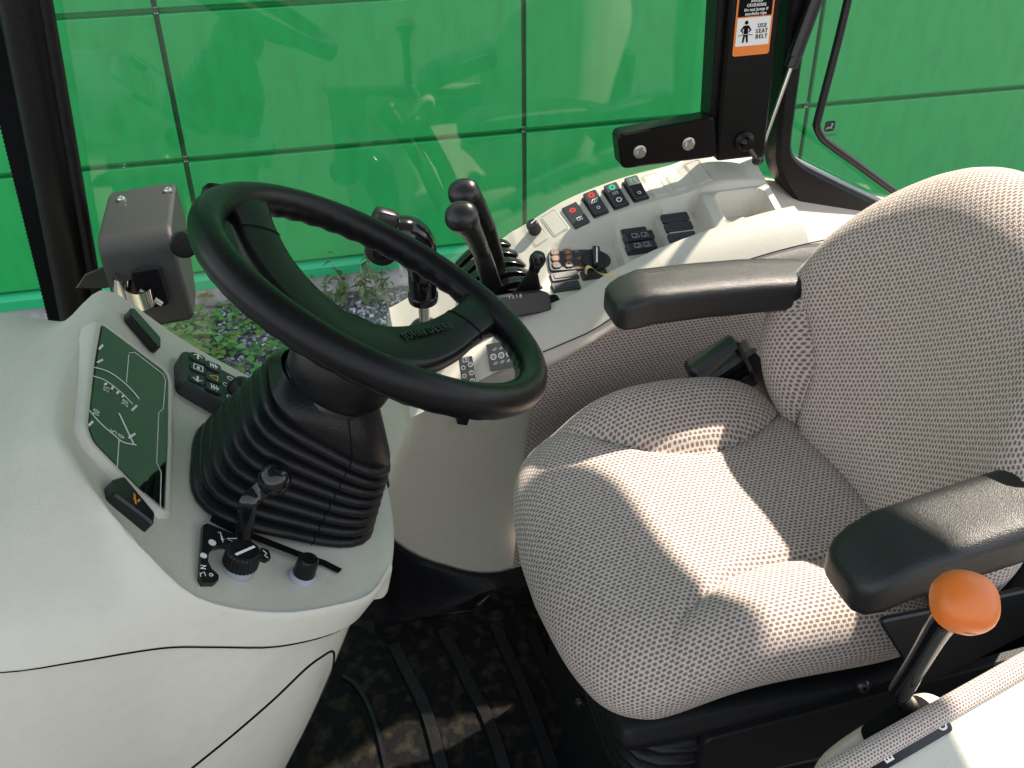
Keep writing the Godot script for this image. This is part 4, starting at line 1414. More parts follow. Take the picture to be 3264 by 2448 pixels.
	part(col, "folding_boot", s, M.rubber, 65.0)
	# moulding line down the boot
	s = Shape.new()
	var ml := []
	for i in rows.size():
		ml.append(rows[i][10] + (rows[i][10] - rows[i][34]).normalized() * 0.0001)
	s.tube(ml, 0.0007, 5)
	part(col, "moulding_line", s, M.dark)
	# tilt pedal tip
	s = Shape.new()
	s.box(Transform3D(Basis(Vector3(0, 0, 1), 0.5), Vector3(0.048, 0.602, -0.860)), Vector3(0.028, 0.012, 0.03), 0.005, true)
	part(col, "tilt_pedal", s, M.black_soft)

# ---------------------------------------------------------------- right-hand console
var outer_y := [Vector2(0.12, 0.515), Vector2(0.20, 0.552), Vector2(0.253, 0.582), Vector2(0.30, 0.605), Vector2(0.337, 0.625), Vector2(0.427, 0.668), Vector2(0.518, 0.694), Vector2(0.617, 0.709), Vector2(0.672, 0.722), Vector2(0.74, 0.718), Vector2(0.82, 0.705)]
var ridge_y := [Vector2(0.12, 0.490), Vector2(0.20, 0.522), Vector2(0.27, 0.550), Vector2(0.354, 0.574), Vector2(0.404, 0.590), Vector2(0.455, 0.617), Vector2(0.525, 0.643), Vector2(0.615, 0.665), Vector2(0.715, 0.682), Vector2(0.82, 0.69)]

func deck_level(x: float) -> float:
	var y := lerpf(0.580, 0.600, clampf((x - 0.27) / 0.10, 0, 1)) if x > 0.27 else lerpf(0.495, 0.580, clampf((x - 0.12) / 0.15, 0, 1))
	y += 0.022 * smoothstep(0.485, 0.495, x)
	y += 0.024 * smoothstep(0.563, 0.573, x)
	y += 0.040 * smoothstep(0.629, 0.639, x)
	return y

func round_rect(x: float, z: float, cx: float, cz: float, hx: float, hz: float, r: float) -> float:
	var qx := absf(x - cx) - hx + r
	var qz := absf(z - cz) - hz + r
	return Vector2(maxf(qx, 0), maxf(qz, 0)).length() + minf(maxf(qx, qz), 0.0) - r

# height of the console's top at x and at a distance in from the window
func deck(x: float, off: float) -> Vector3:
	var z := -1.434 - 0.08 * x + off
	var yo := smooth_table(outer_y, x)
	var yr := smooth_table(ridge_y, x)
	var tilt := 0.55 * (1.0 - smoothstep(0.615, 0.642, x)) * smoothstep(0.20, 0.34, x)
	var yl := deck_level(x) - tilt * (off - 0.13)
	var strip := yo - 0.024 * (off - 0.02) / 0.068
	var y := strip
	if off < 0.02:
		y = yo - 0.6 * (0.02 - off)
	if off > 0.088:
		y = lerpf(strip, minf(yl, strip), smoothstep(0.089, 0.098, off))
	if off > 0.12:
		y = lerpf(y, yr, smoothstep(0.176, 0.191, off))
		if off > 0.191:
			var f := (off - 0.191) / 0.060
			y -= 0.030 * f * f + 0.004 * f
	# tray with a rounded rim
	var d := round_rect(x, off, 0.702, 0.142, 0.045, 0.037, 0.020)
	if d < 0.004:
		y -= 0.042 * smoothstep(0.002, -0.007, d)
	return Vector3(x, y, z)

func deck_normal(x: float, off: float) -> Vector3:
	return (deck(x, off + 0.004) - deck(x, off - 0.004)).cross(deck(x + 0.004, off) - deck(x - 0.004, off)).normalized()

# flat frame on the console's top: x along the console, y across towards the window, z out of it
func deck_frame(x: float, off: float, lift := 0.0) -> Transform3D:
	var n := deck_normal(x, off)
	if n.y < 0:
		n = -n
	var bx := (deck(x + 0.01, off) - deck(x - 0.01, off)).normalized()
	bx = (bx - n * bx.dot(n)).normalized()
	return Transform3D(Basis(bx, n.cross(bx), n), deck(x, off) + n * lift)

func off_of(p: Vector3) -> float:
	return p.z + 1.434 + 0.08 * p.x

func build_console() -> void:
	var con := thing("side_console", "beige moulded console along the side window with switch rows and a tray", "console", Vector3(0.4, 0.0, -1.32))
	var s := Shape.new()
	var xs := []
	var x := 0.125
	while x < 0.764:
		xs.append(x)
		x += 0.0032
	var offs := [0.0, 0.012, 0.018, 0.022, 0.03]
	var o := 0.036
	while o < 0.2535:
		offs.append(o)
		o += 0.0035
	var rows := []
	for xx in xs:
		var row := PackedVector3Array()
		for of in offs:
			row.append(deck(xx, of))
		rows.append(row)
	s.grid(rows)
	part(con, "top_shell", s, M.beige, 34.0)

	# lower trim below the seam
	s = Shape.new()
	rows = []
	var uvs := []
	var xx2 := 0.325
	while xx2 < 0.96:
		var q := deck(minf(xx2, 0.75), 0.2535)
		q.x = xx2
		q.z = -1.434 - 0.08 * xx2 + 0.2535
		var bot := smooth_table([Vector2(0.32, 0.500), Vector2(0.446, 0.553), Vector2(0.6, 0.598), Vector2(0.96, 0.62)], xx2)
		var row := PackedVector3Array([q + Vector3(0, 0.006, -0.012), q + Vector3(0, 0.001, -0.001), q + Vector3(0, -0.006, 0.004)])
		for k in 4:
			var f := (k + 1) / 4.0
			row.append(Vector3(xx2, lerpf(q.y - 0.006, bot, f), q.z + 0.004 + 0.006 * sin(f * PI)))
		rows.append(row)
		xx2 += 0.02
	s.grid(rows)
	part(con, "lower_trim", s, M.pink, 60.0)
	s = Shape.new()
	var joint := []
	for k in 28:
		var xj := 0.330 + k * 0.017
		joint.append(deck(xj, 0.2530) + Vector3(0, -0.0002, 0.0006))
	s.tube(joint, 0.0009, 6)
	part(con, "trim_joint", s, M.dark)

	# trim behind the armrest, dropping away under the rear window
	s = Shape.new()
	rows = []
	for k in 16:
		var xr := 0.760 + k * 0.03
		var fall := 0.0
		if k > 0:
			xr = 0.768 + (k - 1) * 0.03
			fall = 0.040 + 0.26 * (xr - 0.768)
		var row := PackedVector3Array()
		for of in [0.0, 0.015, 0.03, 0.06, 0.09, 0.12, 0.15, 0.18, 0.2, 0.22, 0.2535]:
			var yq := deck(0.760, of).y
			row.append(Vector3(xr, yq - fall, -1.434 - 0.08 * xr + of))
		rows.append(row)
	s.grid(rows)
	part(con, "rear_trim", s, M.pink, 60.0)

	# front body down to the floor
	s = Shape.new()
	var net := []
	for r in [[0.482, 0.137, -1.218], [0.45, 0.138, -1.238], [0.41, 0.134, -1.262], [0.30, 0.098, -1.285], [0.21, 0.062, -1.296], [0.12, 0.062, -1.30], [0.0, 0.08, -1.30]]:
		var y: float = r[0]
		var xf: float = r[1]
		var zf: float = r[2]
		net.append([Vector3(xf - 0.012, y - 0.01, -1.44), Vector3(xf - 0.006, y - 0.004, zf - 0.06), Vector3(xf, y, zf - 0.022), Vector3(xf + 0.012, y, zf - 0.006), Vector3(xf + 0.05, y + 0.006, zf), Vector3(lerpf(xf, 0.33, 0.6), y + 0.02, zf + 0.006), Vector3(0.334, y + 0.036 if y > 0.46 else y, zf + 0.004)])
	s.grid(sheet(net, 5, 5))
	part(con, "front_body", s, M.beige, 60.0)
	# bridge from the front body up to the top shell
	s = Shape.new()
	rows = []
	for f in [0.0, 0.5, 1.0]:
		var row := PackedVector3Array()
		for k in 12:
			var xq := 0.125 + 0.0195 * k
			var a := deck(xq, 0.2535)
			var b := Vector3(xq, lerpf(0.474, 0.512, k / 11.0), -1.222 + 0.004 * k / 11.0)
			row.append(a.lerp(b, f) + Vector3(0, 0, 0.004 * sin(f * PI)))
		rows.append(row)
	s.grid(rows)
	part(con, "front_flank", s, M.beige, 60.0)
	s = Shape.new()
	var fr := []
	for f in [0.0, 1.0]:
		var row := PackedVector3Array()
		for of in [0.0, 0.03, 0.06, 0.1, 0.14, 0.18, 0.212, 0.235, 0.2535]:
			var a := deck(0.125, of)
			row.append(a + Vector3(-0.004 * f, -0.05 * f, 0.0))
		fr.append(row)
	s.grid(fr)
	part(con, "front_edge", s, M.beige)

	# cloth-covered panel between console and seat
	s = Shape.new()
	rows = []
	uvs = []
	for i in 33:
		var xc := 0.318 + i * 0.02
		var top := smooth_table([Vector2(0.32, 0.500), Vector2(0.446, 0.553), Vector2(0.6, 0.598), Vector2(0.96, 0.62)], xc) + 0.004
		var row := PackedVector3Array()
		var ur := PackedVector2Array()
		for k in 12:
			var f := k / 11.0
			var y := lerpf(top, 0.02, f)
			var z := lerpf(-1.184 - 0.08 * xc, -1.29, pow(f, 0.8)) + 0.010 * sin(minf(1.0, f * 3.0) * PI)
			row.append(Vector3(xc - (0.012 * f if i == 0 else 0.0), y, z))
			ur.append(Vector2(xc, y))
		rows.append(row)
		uvs.append(ur)
	s.grid(rows, false, uvs)
	part(con, "cloth_panel", s, M.cloth, 60.0)

	build_console_switches()
	build_console_labels()

func console_rocker(label: String, x: float, off: float, w: float, l: float, tilt: float, mark: Material, body_h := 0.010) -> Node3D:
	var t := deck_frame(x, off)
	var rk := thing("rocker_switch", label, "switch", t.origin, "rocker switches on the side console")
	var s := Shape.new()
	s.prism(t.translated_local(Vector3(0, 0, -0.006)), rounded(w + 0.005, l + 0.005, 0.003), 0.0085, 0.001)
	part(rk, "bezel", s, M.gloss)
	s = Shape.new()
	var rt := t * Transform3D(Basis(Vector3.RIGHT, tilt), Vector3(0, 0, 0.001))
	s.prism(rt, rounded(w, l, 0.003), body_h, 0.0015)
	var b := part(rk, "rocker", s, M.key)
	return rk

func mark_on(parent: Node3D, called: String, t: Transform3D, kind: int, size: float, m: Material) -> void:
	var s := Shape.new()
	var x := t.basis.x * size
	var y := t.basis.y * size
	var n := t.basis.z
	var o := t.origin
	match kind:
		0: # ring
			var ring := []
			for k in 15:
				ring.append(o + x * cos(TAU * k / 14) * 0.5 + y * sin(TAU * k / 14) * 0.5)
			ribbon(s, ring, size * 0.2, n)
		1: # lit symbol: toothed ring
			var ring := []
			for k in 15:
				ring.append(o + x * cos(TAU * k / 14) * 0.36 + y * sin(TAU * k / 14) * 0.36)
			ribbon(s, ring, size * 0.26, n)
			for k in 8:
				var d := x * cos(TAU * k / 8) + y * sin(TAU * k / 8)
				ribbon(s, [o + d * 0.45, o + d * 0.62], size * 0.16, n)
		2: # book
			ribbon(s, [o + x * -0.5 - y * 0.4, o + x * -0.5 + y * 0.4, o + x * 0.5 + y * 0.4, o + x * 0.5 - y * 0.4, o + x * -0.5 - y * 0.4], size * 0.16, n)
			ribbon(s, [o - y * 0.4, o + y * 0.4], size * 0.14, n)
			ribbon(s, [o + x * 0.2 - y * 0.2, o + x * 0.2 + y * 0.25], size * 0.12, n)
		3: # lozenge pair
			ribbon(s, [o + x * -0.7 - y * 0.3, o + x * 0.2 - y * 0.3, o + x * 0.7 + y * 0.3, o + x * -0.2 + y * 0.3, o + x * -0.7 - y * 0.3], size * 0.12, n)
			ribbon(s, [o + x * -0.25 - y * 0.3, o + x * 0.25 + y * 0.3], size * 0.12, n)
		4: # beacon
			ribbon(s, [o + x * -0.25 - y * 0.4, o + x * -0.25 + y * 0.3, o + x * 0.25 + y * 0.3, o + x * 0.25 - y * 0.4], size * 0.14, n)
			for sg in [-1.0, 1.0]:
				for k in 3:
					ribbon(s, [o + x * sg * 0.38 + y * (0.3 * k - 0.3), o + x * sg * 0.65 + y * (0.42 * k - 0.42)], size * 0.12, n)
		5: # wiper pane
			ribbon(s, [o + x * -0.6 - y * 0.4, o + x * -0.6 + y * 0.4, o + x * 0.5 + y * 0.4, o + x * 0.7 - y * 0.4, o + x * -0.6 - y * 0.4], size * 0.12, n)
			ribbon(s, [o + x * -0.1 - y * 0.6, o + x * 0.35 + y * 0.2], size * 0.1, n)
		6: # dots
			for k in 6:
				var c := o + x * (0.35 * (k % 3) - 0.35) + y * (0.35 * (k / 3) - 0.2)
				ribbon(s, [c - x * 0.08, c + x * 0.08], size * 0.16, n)
	part(parent, called, s, m)

func build_console_switches() -> void:
	# flat indicator and three rockers on the sloping strip
	var p1 := Vector3(0.435, 0.655, -1.408)
	var p2 := Vector3(0.469, 0.667, -1.414)
	var p3 := Vector3(0.504, 0.676, -1.417)
	var p4 := Vector3(0.539, 0.684, -1.421)
	var t := deck_frame(p1.x, off_of(p1))
	var fl := thing("indicator_switch", "flat dark switch with a red gear symbol and a white book", "switch", t.origin)
	var s := Shape.new()
	s.prism(t.translated_local(Vector3(0, 0, -0.004)), rounded(0.027, 0.053, 0.002), 0.0075, 0.0012)
	var fb := part(fl, "face", s, M.key)
	mark_on(fb, "red_symbol", t.translated_local(Vector3(0, 0.011, 0.0036)), 1, 0.010, M.red)
	mark_on(fb, "book_symbol", t.translated_local(Vector3(0.002, -0.012, 0.0036)), 2, 0.008, M.white)
	var specs := [[p2, "black rocker switch with a red ring, lozenges and small white circle", 1, M.red, 3, 0.16], [p3, "black rocker switch with a green lamp above a large white circle", 1, M.teal, 6, 0.16], [p4, "black rocker switch with a lit green beacon symbol", 4, M.teal, -1, 0.16]]
	for sp in specs:
		var q: Vector3 = sp[0]
		var rk := console_rocker(sp[1], q.x, off_of(q), 0.023, 0.047, sp[5], M.white)
		var tt := deck_frame(q.x, off_of(q)) * Transform3D(Basis(Vector3.RIGHT, sp[5]), Vector3(0, 0, 0.001))
		var face: Node3D = rk.get_child(1)
		mark_on(face, "lamp_symbol", tt.translated_local(Vector3(0, 0.014, 0.0102)), sp[2], 0.010, sp[3])
		if sp[4] >= 0:
			mark_on(face, "symbol", tt.translated_local(Vector3(0, 0.002, 0.0102)), sp[4], 0.010, M.white)
		mark_on(face, "circle_symbol", tt.translated_local(Vector3(0, -0.013, 0.0102)), 0, 0.008 if sp[2] == 1 and sp[4] == 6 else 0.005, M.white)
	# blank covers: raised frames pressed into the strip
	var blanks := [[Vector3(0.370, 0.631, -1.415), "blank switch cover holding a ribbed knob"], [Vector3(0.401, 0.644, -1.414), "blank beige cover between ribbed knob and red-symbol switch"], [Vector3(0.574, 0.690, -1.425), "blank beige cover next to the green beacon rocker"], [Vector3(0.610, 0.696, -1.429), "blank beige cover, middle one of three by the hinge plate"], [Vector3(0.650, 0.704, -1.430), "blank beige cover at the foot of the black post"]]
	for b in blanks:
		var q: Vector3 = b[0]
		t = deck_frame(q.x, off_of(q))
		var bl := thing("switch_blank", b[1], "cover", t.origin, "blank covers on the side console")
		s = Shape.new()
		s.prism(t.translated_local(Vector3(0, 0, -0.006)), rounded(0.0245, 0.051, 0.002), 0.0068, 0.0012)
		part(bl, "cover", s, M.beige)
		s = Shape.new()
		var fp := []
		for c in rounded(0.027, 0.0535, 0.0025, 2):
			fp.append(t * Vector3(c.x, c.y, 0.0))
		fp.append(fp[0])
		s.tube(fp, 0.0008, 6, false)
		part(bl, "frame_line", s, M.beige)
	# ribbed knob on the first blank
	var kq := Vector3(0.371, 0.632, -1.419)
	t = deck_frame(kq.x, off_of(kq))
	var kn := thing("console_knob", "small ribbed black knob with a white pointer on the beige strip", "knob", t.origin)
	var cap := ribbed_knob(kn, "knob_cap", t.origin, t.basis.z, 0.0108, 0.020, M.satin, 20)
	s = Shape.new()
	ribbon(s, [t * Vector3(-0.001, 0, 0.0203), t * Vector3(0.0095, 0.002, 0.0203)], 0.0018, t.basis.z)
	part(cap, "pointer_line", s, M.white)

	# black plugs and rockers on the stepped deck
	var plugs := [
		[Vector3(0.394, 0.593, -1.323), 0.046, "long black blank plug below the amber keypad"], [Vector3(0.392, 0.583, -1.306), 0.046, "long black blank plug, last before the console ridge"], [Vector3(0.443, 0.591, -1.323), 0.044, "black blank plug half covered by a yellow tag"],
		[Vector3(0.523, 0.635, -1.370), 0.044, "black blank plug behind two wiper rockers"],
		[Vector3(0.590, 0.655, -1.368), 0.047, "black blank plug, uppermost of three beside the tray"], [Vector3(0.591, 0.646, -1.352), 0.047, "black blank plug, middle of three beside the tray"], [Vector3(0.591, 0.637, -1.334), 0.047, "black blank plug, lowest of three beside the tray"]]
	for pl in plugs:
		var q: Vector3 = pl[0]
		t = deck_frame(q.x, off_of(q))
		t = Transform3D(t.basis, Vector3(q.x, deck(q.x, off_of(q)).y, q.z))
		var pg := thing("blank_plug", pl[2], "plug", t.origin, "black blank plugs on the side console")
		s = Shape.new()
		s.prism(t.translated_local(Vector3(0, 0, -0.004)), rounded(pl[1], 0.0165, 0.0025), 0.0075, 0.0012)
		var body := part(pg, "plug", s, M.key)
		s = Shape.new()
		s.prism(t.translated_local(Vector3(0, 0, 0.002)), rounded(pl[1] * 0.78, 0.0085, 0.001), 0.0026, 0.0008)
		part(body, "grip_bar", s, M.key)
	for rk in [[Vector3(0.525, 0.628, -1.357), "black wiper rocker with two pane symbols"], [Vector3(0.524, 0.618, -1.340), "black washer rocker, nearest the console ridge"]]:
		var q: Vector3 = rk[0]
		t = deck_frame(q.x, off_of(q))
		t = Transform3D(t.basis, Vector3(q.x, deck(q.x, off_of(q)).y, q.z))
		var wr := thing("wiper_rocker", rk[1], "switch", t.origin, "rocker switches on the side console")
		s = Shape.new()
		s.prism(t.translated_local(Vector3(0, 0, -0.004)), rounded(0.05, 0.0175, 0.003), 0.017, 0.002)
		var rb := part(wr, "rocker", s, M.satin)
		mark_on(rb, "pane_symbol", t.translated_local(Vector3(-0.008, 0, 0.0132)), 5, 0.009, M.ring)
		if q.y < 1.0:
			mark_on(rb, "symbol", t.translated_local(Vector3(0.008, 0, 0.0132)), 5, 0.009, M.ring)

	# amber keypad with rotary dial
	var kp0 := Vector3(0.421, 0.605, -1.347)
	t = deck_frame(kp0.x, off_of(kp0))
	t = Transform3D(t.basis, Vector3(kp0.x, deck(kp0.x, off_of(kp0)).y, kp0.z))
	var kp := thing("amber_keypad", "dark grey keypad with six amber symbols and a rotary dial", "keypad", t.origin)
	s = Shape.new()
	var kt := t.translated_local(Vector3(0, 0, -0.004))
	s.prism(kt, soften(local_poly(kt, [Vector3(0.376, 0.616, -1.365), Vector3(0.439, 0.614, -1.366), Vector3(0.467, 0.611, -1.361), Vector3(0.478, 0.604, -1.350), Vector3(0.474, 0.597, -1.337), Vector3(0.455, 0.595, -1.331), Vector3(0.371, 0.598, -1.331)]), 0.008), 0.0085, 0.0015)
	part(kp, "plate", s, M.ring if false else M.key)
	var kx := 0
	for k in [Vector3(0.387, 0.614, -1.362), Vector3(0.408, 0.613, -1.361), Vector3(0.386, 0.609, -1.351), Vector3(0.408, 0.608, -1.351), Vector3(0.385, 0.603, -1.340), Vector3(0.405, 0.602, -1.340)]:
		var q: Vector3 = k
		var bt := Transform3D(t.basis, t * ((t.affine_inverse() * q) * Vector3(1, 1, 0)))
		s = Shape.new()
		s.prism(bt.translated_local(Vector3(0, 0, 0.0035)), rounded(0.0150, 0.0125, 0.005), 0.0032, 0.001)
		var key := part(kp, "key", s, M.key_grey)
		mark_on(key, "amber_symbol", bt.translated_local(Vector3(0, 0, 0.0069)), [5, 2, 1, 3, 6, 0][kx], 0.007, M.amber)
		kx += 1
	for k in [Vector3(0.424, 0.613, -1.362), Vector3(0.425, 0.607, -1.350), Vector3(0.419, 0.598, -1.335)]:
		var q: Vector3 = k
		var bt := Transform3D(t.basis, t * ((t.affine_inverse() * q) * Vector3(1, 1, 0)))
		mark_on(kp, "amber_symbol", bt.translated_local(Vector3(0, 0, 0.0048)), 6, 0.007, M.amber)
	var dq := Vector3(0.449, 0.603, -1.345)
	var dt := Transform3D(t.basis, t * ((t.affine_inverse() * dq) * Vector3(1, 1, 0)))
	s = Shape.new()
	s.lathe(stand(dt.origin, t.basis.z), [Vector2(0.0205, 0.003), Vector2(0.021, 0.006), Vector2(0.0195, 0.0085), Vector2(0.0, 0.009)], 28)
	var dial := part(kp, "dial", s, M.satin)
	s = Shape.new()
	var gd := (t.basis.x * 0.3 + t.basis.y * 0.95).normalized()
	var gt := frame(dt.origin + t.basis.z * 0.008, gd, gd.cross(t.basis.z) * -1.0)
	s.prism(Transform3D(Basis(gd, t.basis.z.cross(gd), t.basis.z), dt.origin + t.basis.z * 0.007), soften(PackedVector2Array([Vector2(-0.0185, -0.004), Vector2(0.0185, -0.006), Vector2(0.0185, 0.006), Vector2(-0.0185, 0.004)]), 0.003), 0.014, 0.003)
	var gr := part(dial, "grip", s, M.satin)
	s = Shape.new()
	ribbon(s, [dt.origin + t.basis.z * 0.0212 + gd * -0.0165, dt.origin + t.basis.z * 0.0212 + gd * 0.014], 0.0022, t.basis.z)
	part(dial, "pointer_line", s, M.white)

	# yellow tag strap
	var tg := thing("yellow_tag", "curled yellow paper tag tucked into the console", "tag", Vector3(0.445, 0.591, -1.323))
	s = Shape.new()
	var tr := [PackedVector3Array(), PackedVector3Array()]
	for q in curve([Vector3(0.427, 0.591, -1.322) + Vector3(0, 0.006, 0), Vector3(0.429, 0.593, -1.326) + Vector3(0, 0.012, 0), Vector3(0.435, 0.592, -1.324) + Vector3(0, 0.016, 0), Vector3(0.444, 0.588, -1.318) + Vector3(0, 0.013, 0), Vector3(0.441, 0.608, -1.273) + Vector3(0, 0.010, 0), Vector3(0.455, 0.613, -1.262) + Vector3(0, 0.008, 0)], 4):
		tr[0].append(q); tr[1].append(q + Vector3(0.001, 0.0, 0.0095))
	s.grid(tr)
	part(tg, "strap", s, M.yellow)

func label_plate(called: String, label: String, c: Vector3, x: Vector3, y: Vector3, w: float, h: float) -> Array:
	var t := frame(c, x, y)
	var th := thing(called, label, "sticker", c)
	var s := Shape.new()
	s.prism(t, rounded(w, h, 0.002), 0.0006, 0.0)
	part(th, "backing", s, M.gloss)
	return [th, t]

func build_console_labels() -> void:
	# two printed stickers on the front body
	var a := label_plate("lock_sticker", "tall black sticker with white padlock symbols numbered on console", Vector3(0.214, 0.514, -1.203), Vector3(0.226, 0.529, -1.222) - Vector3(0.205, 0.528, -1.222), Vector3(0, 1, -0.36), 0.021, 0.047)
	for k in 3:
		mark_on(a[0], "padlock_symbol", a[1].translated_local(Vector3(-0.005, 0.008 - k * 0.0125, 0.0007)), 0, 0.0055, M.white)
		mark_on(a[0], "ring_symbol", a[1].translated_local(Vector3(0.006, 0.011 - k * 0.0125, 0.0007)), 0, 0.0065, M.white)
		lettering(a[0], str(k), a[1].translated_local(Vector3(0.006, 0.011 - k * 0.0125, 0.0007)), 0.004, M.white, 0.0002)
	mark_on(a[0], "book_symbol", a[1].translated_local(Vector3(0, 0.0195, 0.0007)), 2, 0.008, M.white)
	var b := label_plate("gear_sticker", "square black sticker with linked white ring symbols on console", Vector3(0.267, 0.532, -1.209), Vector3(0.284, 0.553, -1.214) - Vector3(0.252, 0.550, -1.214), Vector3(0, 1, -0.36), 0.040, 0.042)
	for k in 3:
		mark_on(b[0], "ring_symbol", b[1].translated_local(Vector3(-0.012 + k * 0.012, 0.001, 0.0007)), 0, 0.008, M.white)
		lettering(b[0], "XI", b[1].translated_local(Vector3(-0.012 + k * 0.012, 0.001, 0.0007)), 0.0035, M.white, 0.0002)
		mark_on(b[0], "arrow_symbol", b[1].translated_local(Vector3(-0.010 + k * 0.01, -0.009, 0.0007)), 3, 0.005, M.white)
		mark_on(b[0], "arrow_symbol", b[1].translated_local(Vector3(-0.008 + k * 0.01, 0.012, 0.0007)), 3, 0.005, M.white)
	# small black latch below the wheel
	var l := thing("latch_tip", "small black latch tip on the console below the steering wheel", "latch", Vector3(0.207, 0.391, -1.262))
	var s := Shape.new()
	s.box(Transform3D(Basis(Vector3(0, 0, 1), -0.3), Vector3(0.215, 0.397, -1.258)), Vector3(0.018, 0.022, 0.02), 0.003)
	part(l, "latch", s, M.black_case)

# ---------------------------------------------------------------- levers on the console
# closed sleeve through sections: centre, half width along a, half width along b, exponent
func sleeve(secs: Array, a: Vector3, b: Vector3, e := 2.5, sides := 24) -> Array:
	var rows := []
	for q in secs:
		var row := PackedVector3Array()
		for k in sides + 1:
			var t := TAU * (k % sides) / sides
			var m := pow(pow(absf(cos(t)), e) + pow(absf(sin(t)), e), -1.0 / e)
			row.append(q[0] + a * cos(t) * m * q[1] + b * sin(t) * m * q[2])
		rows.append(row)
	return rows

func build_levers() -> void:
	# curved guide with slots
	var gd := thing("lever_guide", "glossy black slotted lever guide humped above the side console", "lever guide", Vector3(0.31, 0.55, -1.36))
	var lands := [-1.425, -1.398, -1.371, -1.344, -1.318]
	var gx := 0.308
	var s := Shape.new()
	for L in lands.size():
		s = Shape.new()
		var zc: float = lands[L]
		var rows := []
		for k in 15:
			var f := k / 14.0 * 2.0 - 1.0
			var xg := gx + f * 0.062 + 0.008 * (L - 2) * 0.4
			var y := 0.620 - 0.036 * f * f - L * 0.0045
			var row := PackedVector3Array()
			for q in [[-0.0095, -0.012], [-0.0095, -0.002], [-0.007, 0.0], [0.007, 0.0], [0.0095, -0.002], [0.0095, -0.012]]:
				row.append(Vector3(xg, y + q[1], zc + q[0]))
			rows.append(row)
		s.grid(rows)
		part(gd, "guide_strip", s, M.gloss)
	s = Shape.new()
	s.box(Transform3D(Basis(Vector3(0, 0, 1), 0.10), Vector3(0.312, 0.548, -1.355)), Vector3(0.135, 0.05, 0.165), 0.006)
	part(gd, "guide_base", s, M.dark)
	s = Shape.new()
	s.prism(frame(Vector3(0.291, 0.574, -1.272), Vector3(0.352, 0.578, -1.272) - Vector3(0.291, 0.574, -1.272), Vector3(0, 1, -0.3)), soften(PackedVector2Array([Vector2(-0.05, -0.012), Vector2(0.066, -0.012), Vector2(0.066, 0.016), Vector2(0.05, 0.024), Vector2(-0.05, 0.026)]), 0.006), 0.012, 0.003)
	var fr := part(gd, "front_plate", s, M.satin)
	lettering(fr, "1 5 1 8", frame(Vector3(0.299, 0.602, -1.258), Vector3(0.348, 0.601, -1.258) - Vector3(0.287, 0.598, -1.258), Vector3(0, 1, -0.3)), 0.005, M.white, 0.0002)

	for lv in [[Vector3(0.276, 0.597, -1.318), Vector3(0.252, 0.672, -1.275), Vector3(0.227, 0.736, -1.225), Vector3(0.216, 0.756, -1.208), "black hydraulic lever with a bulbous knob, closer to the seat"], [Vector3(0.299, 0.586, -1.375), Vector3(0.271, 0.689, -1.325), Vector3(0.249, 0.739, -1.297), Vector3(0.235, 0.756, -1.292), "black hydraulic lever with a bulbous knob, closer to the window"]]:
		var b0: Vector3 = lv[0]
		var b1: Vector3 = lv[1]
		var b2: Vector3 = lv[2]
		var b3: Vector3 = lv[3]
		var lev := thing("hydraulic_lever", lv[4], "lever", b0, "hydraulic levers")
		var up := (b2 - b0).normalized()
		var ax := Vector3(1, 0, 0.2).normalized()
		ax = (ax - up * ax.dot(up)).normalized()
		var az := up.cross(ax)
		s = Shape.new()
		s.grid(sleeve([[b0 - up * 0.02, 0.014, 0.005], [b0, 0.0150, 0.006], [b0.lerp(b1, 0.5), 0.0145, 0.0065], [b1, 0.0130, 0.0085], [b1 + up * 0.002, 0.011, 0.008], [b1 + up * 0.002, 0.0, 0.0]], ax, az, 4.0))
		part(lev, "arm", s, M.satin, 50.0)
		s = Shape.new()
		var secs := []
		var k0 := b1 + up * 0.001
		secs.append([k0, 0.0, 0.0]); secs.append([k0, 0.0125, 0.0115]); secs.append([k0.lerp(b2, 0.25), 0.0135, 0.0125]); secs.append([k0.lerp(b2, 0.6), 0.0140, 0.013])
		secs.append([b2 - ax * 0.002, 0.0165, 0.0150]); secs.append([b2.lerp(b3, 0.5) - ax * 0.003, 0.0205, 0.018]); secs.append([b3 - ax * 0.003, 0.0225, 0.0195])
		s.grid(sleeve(secs, ax, az, 2.3))
		s.outward(0)
		part(lev, "grip", s, M.black_soft, 60.0)
		s = Shape.new()
		var cu := (up * 0.6 + Vector3(-0.15, 0.8, 0.1)).normalized()
		secs = []
		for q in [[0.0, 1.0], [0.004, 1.03], [0.009, 0.98], [0.014, 0.82], [0.0175, 0.55], [0.019, 0.25], [0.0192, 0.0]]:
			secs.append([b3 - ax * 0.003 + cu * q[0], 0.0225 * q[1], 0.0195 * q[1]])
		s.grid(sleeve(secs, ax, az, 2.3))
		s.outward(0)
		part(lev, "knob_cap", s, M.satin, 60.0)

	# small lever with flared foot
	var sl := thing("small_lever", "small black lever with a round tip and flared flat foot", "lever", Vector3(0.329, 0.581, -1.300))
	var c0 := Vector3(0.328, 0.580, -1.300)
	var c1 := Vector3(0.334, 0.621, -1.292)
	var c2 := Vector3(0.341, 0.647, -1.285)
	var cup := (c2 - c0).normalized()
	s = Shape.new()
	s.grid(sleeve([[c0, 0.0, 0.0], [c0, 0.020, 0.005], [c0.lerp(c1, 0.4), 0.0175, 0.005], [c1, 0.0085, 0.005], [c1.lerp(c2, 0.5), 0.0070, 0.0055], [c2, 0.0, 0.0]], Vector3(1, 0, 0.15), Vector3(-0.15, 0.2, 1).normalized(), 3.0))
	s.outward(0)
	part(sl, "arm", s, M.satin, 60.0)
	s = Shape.new()
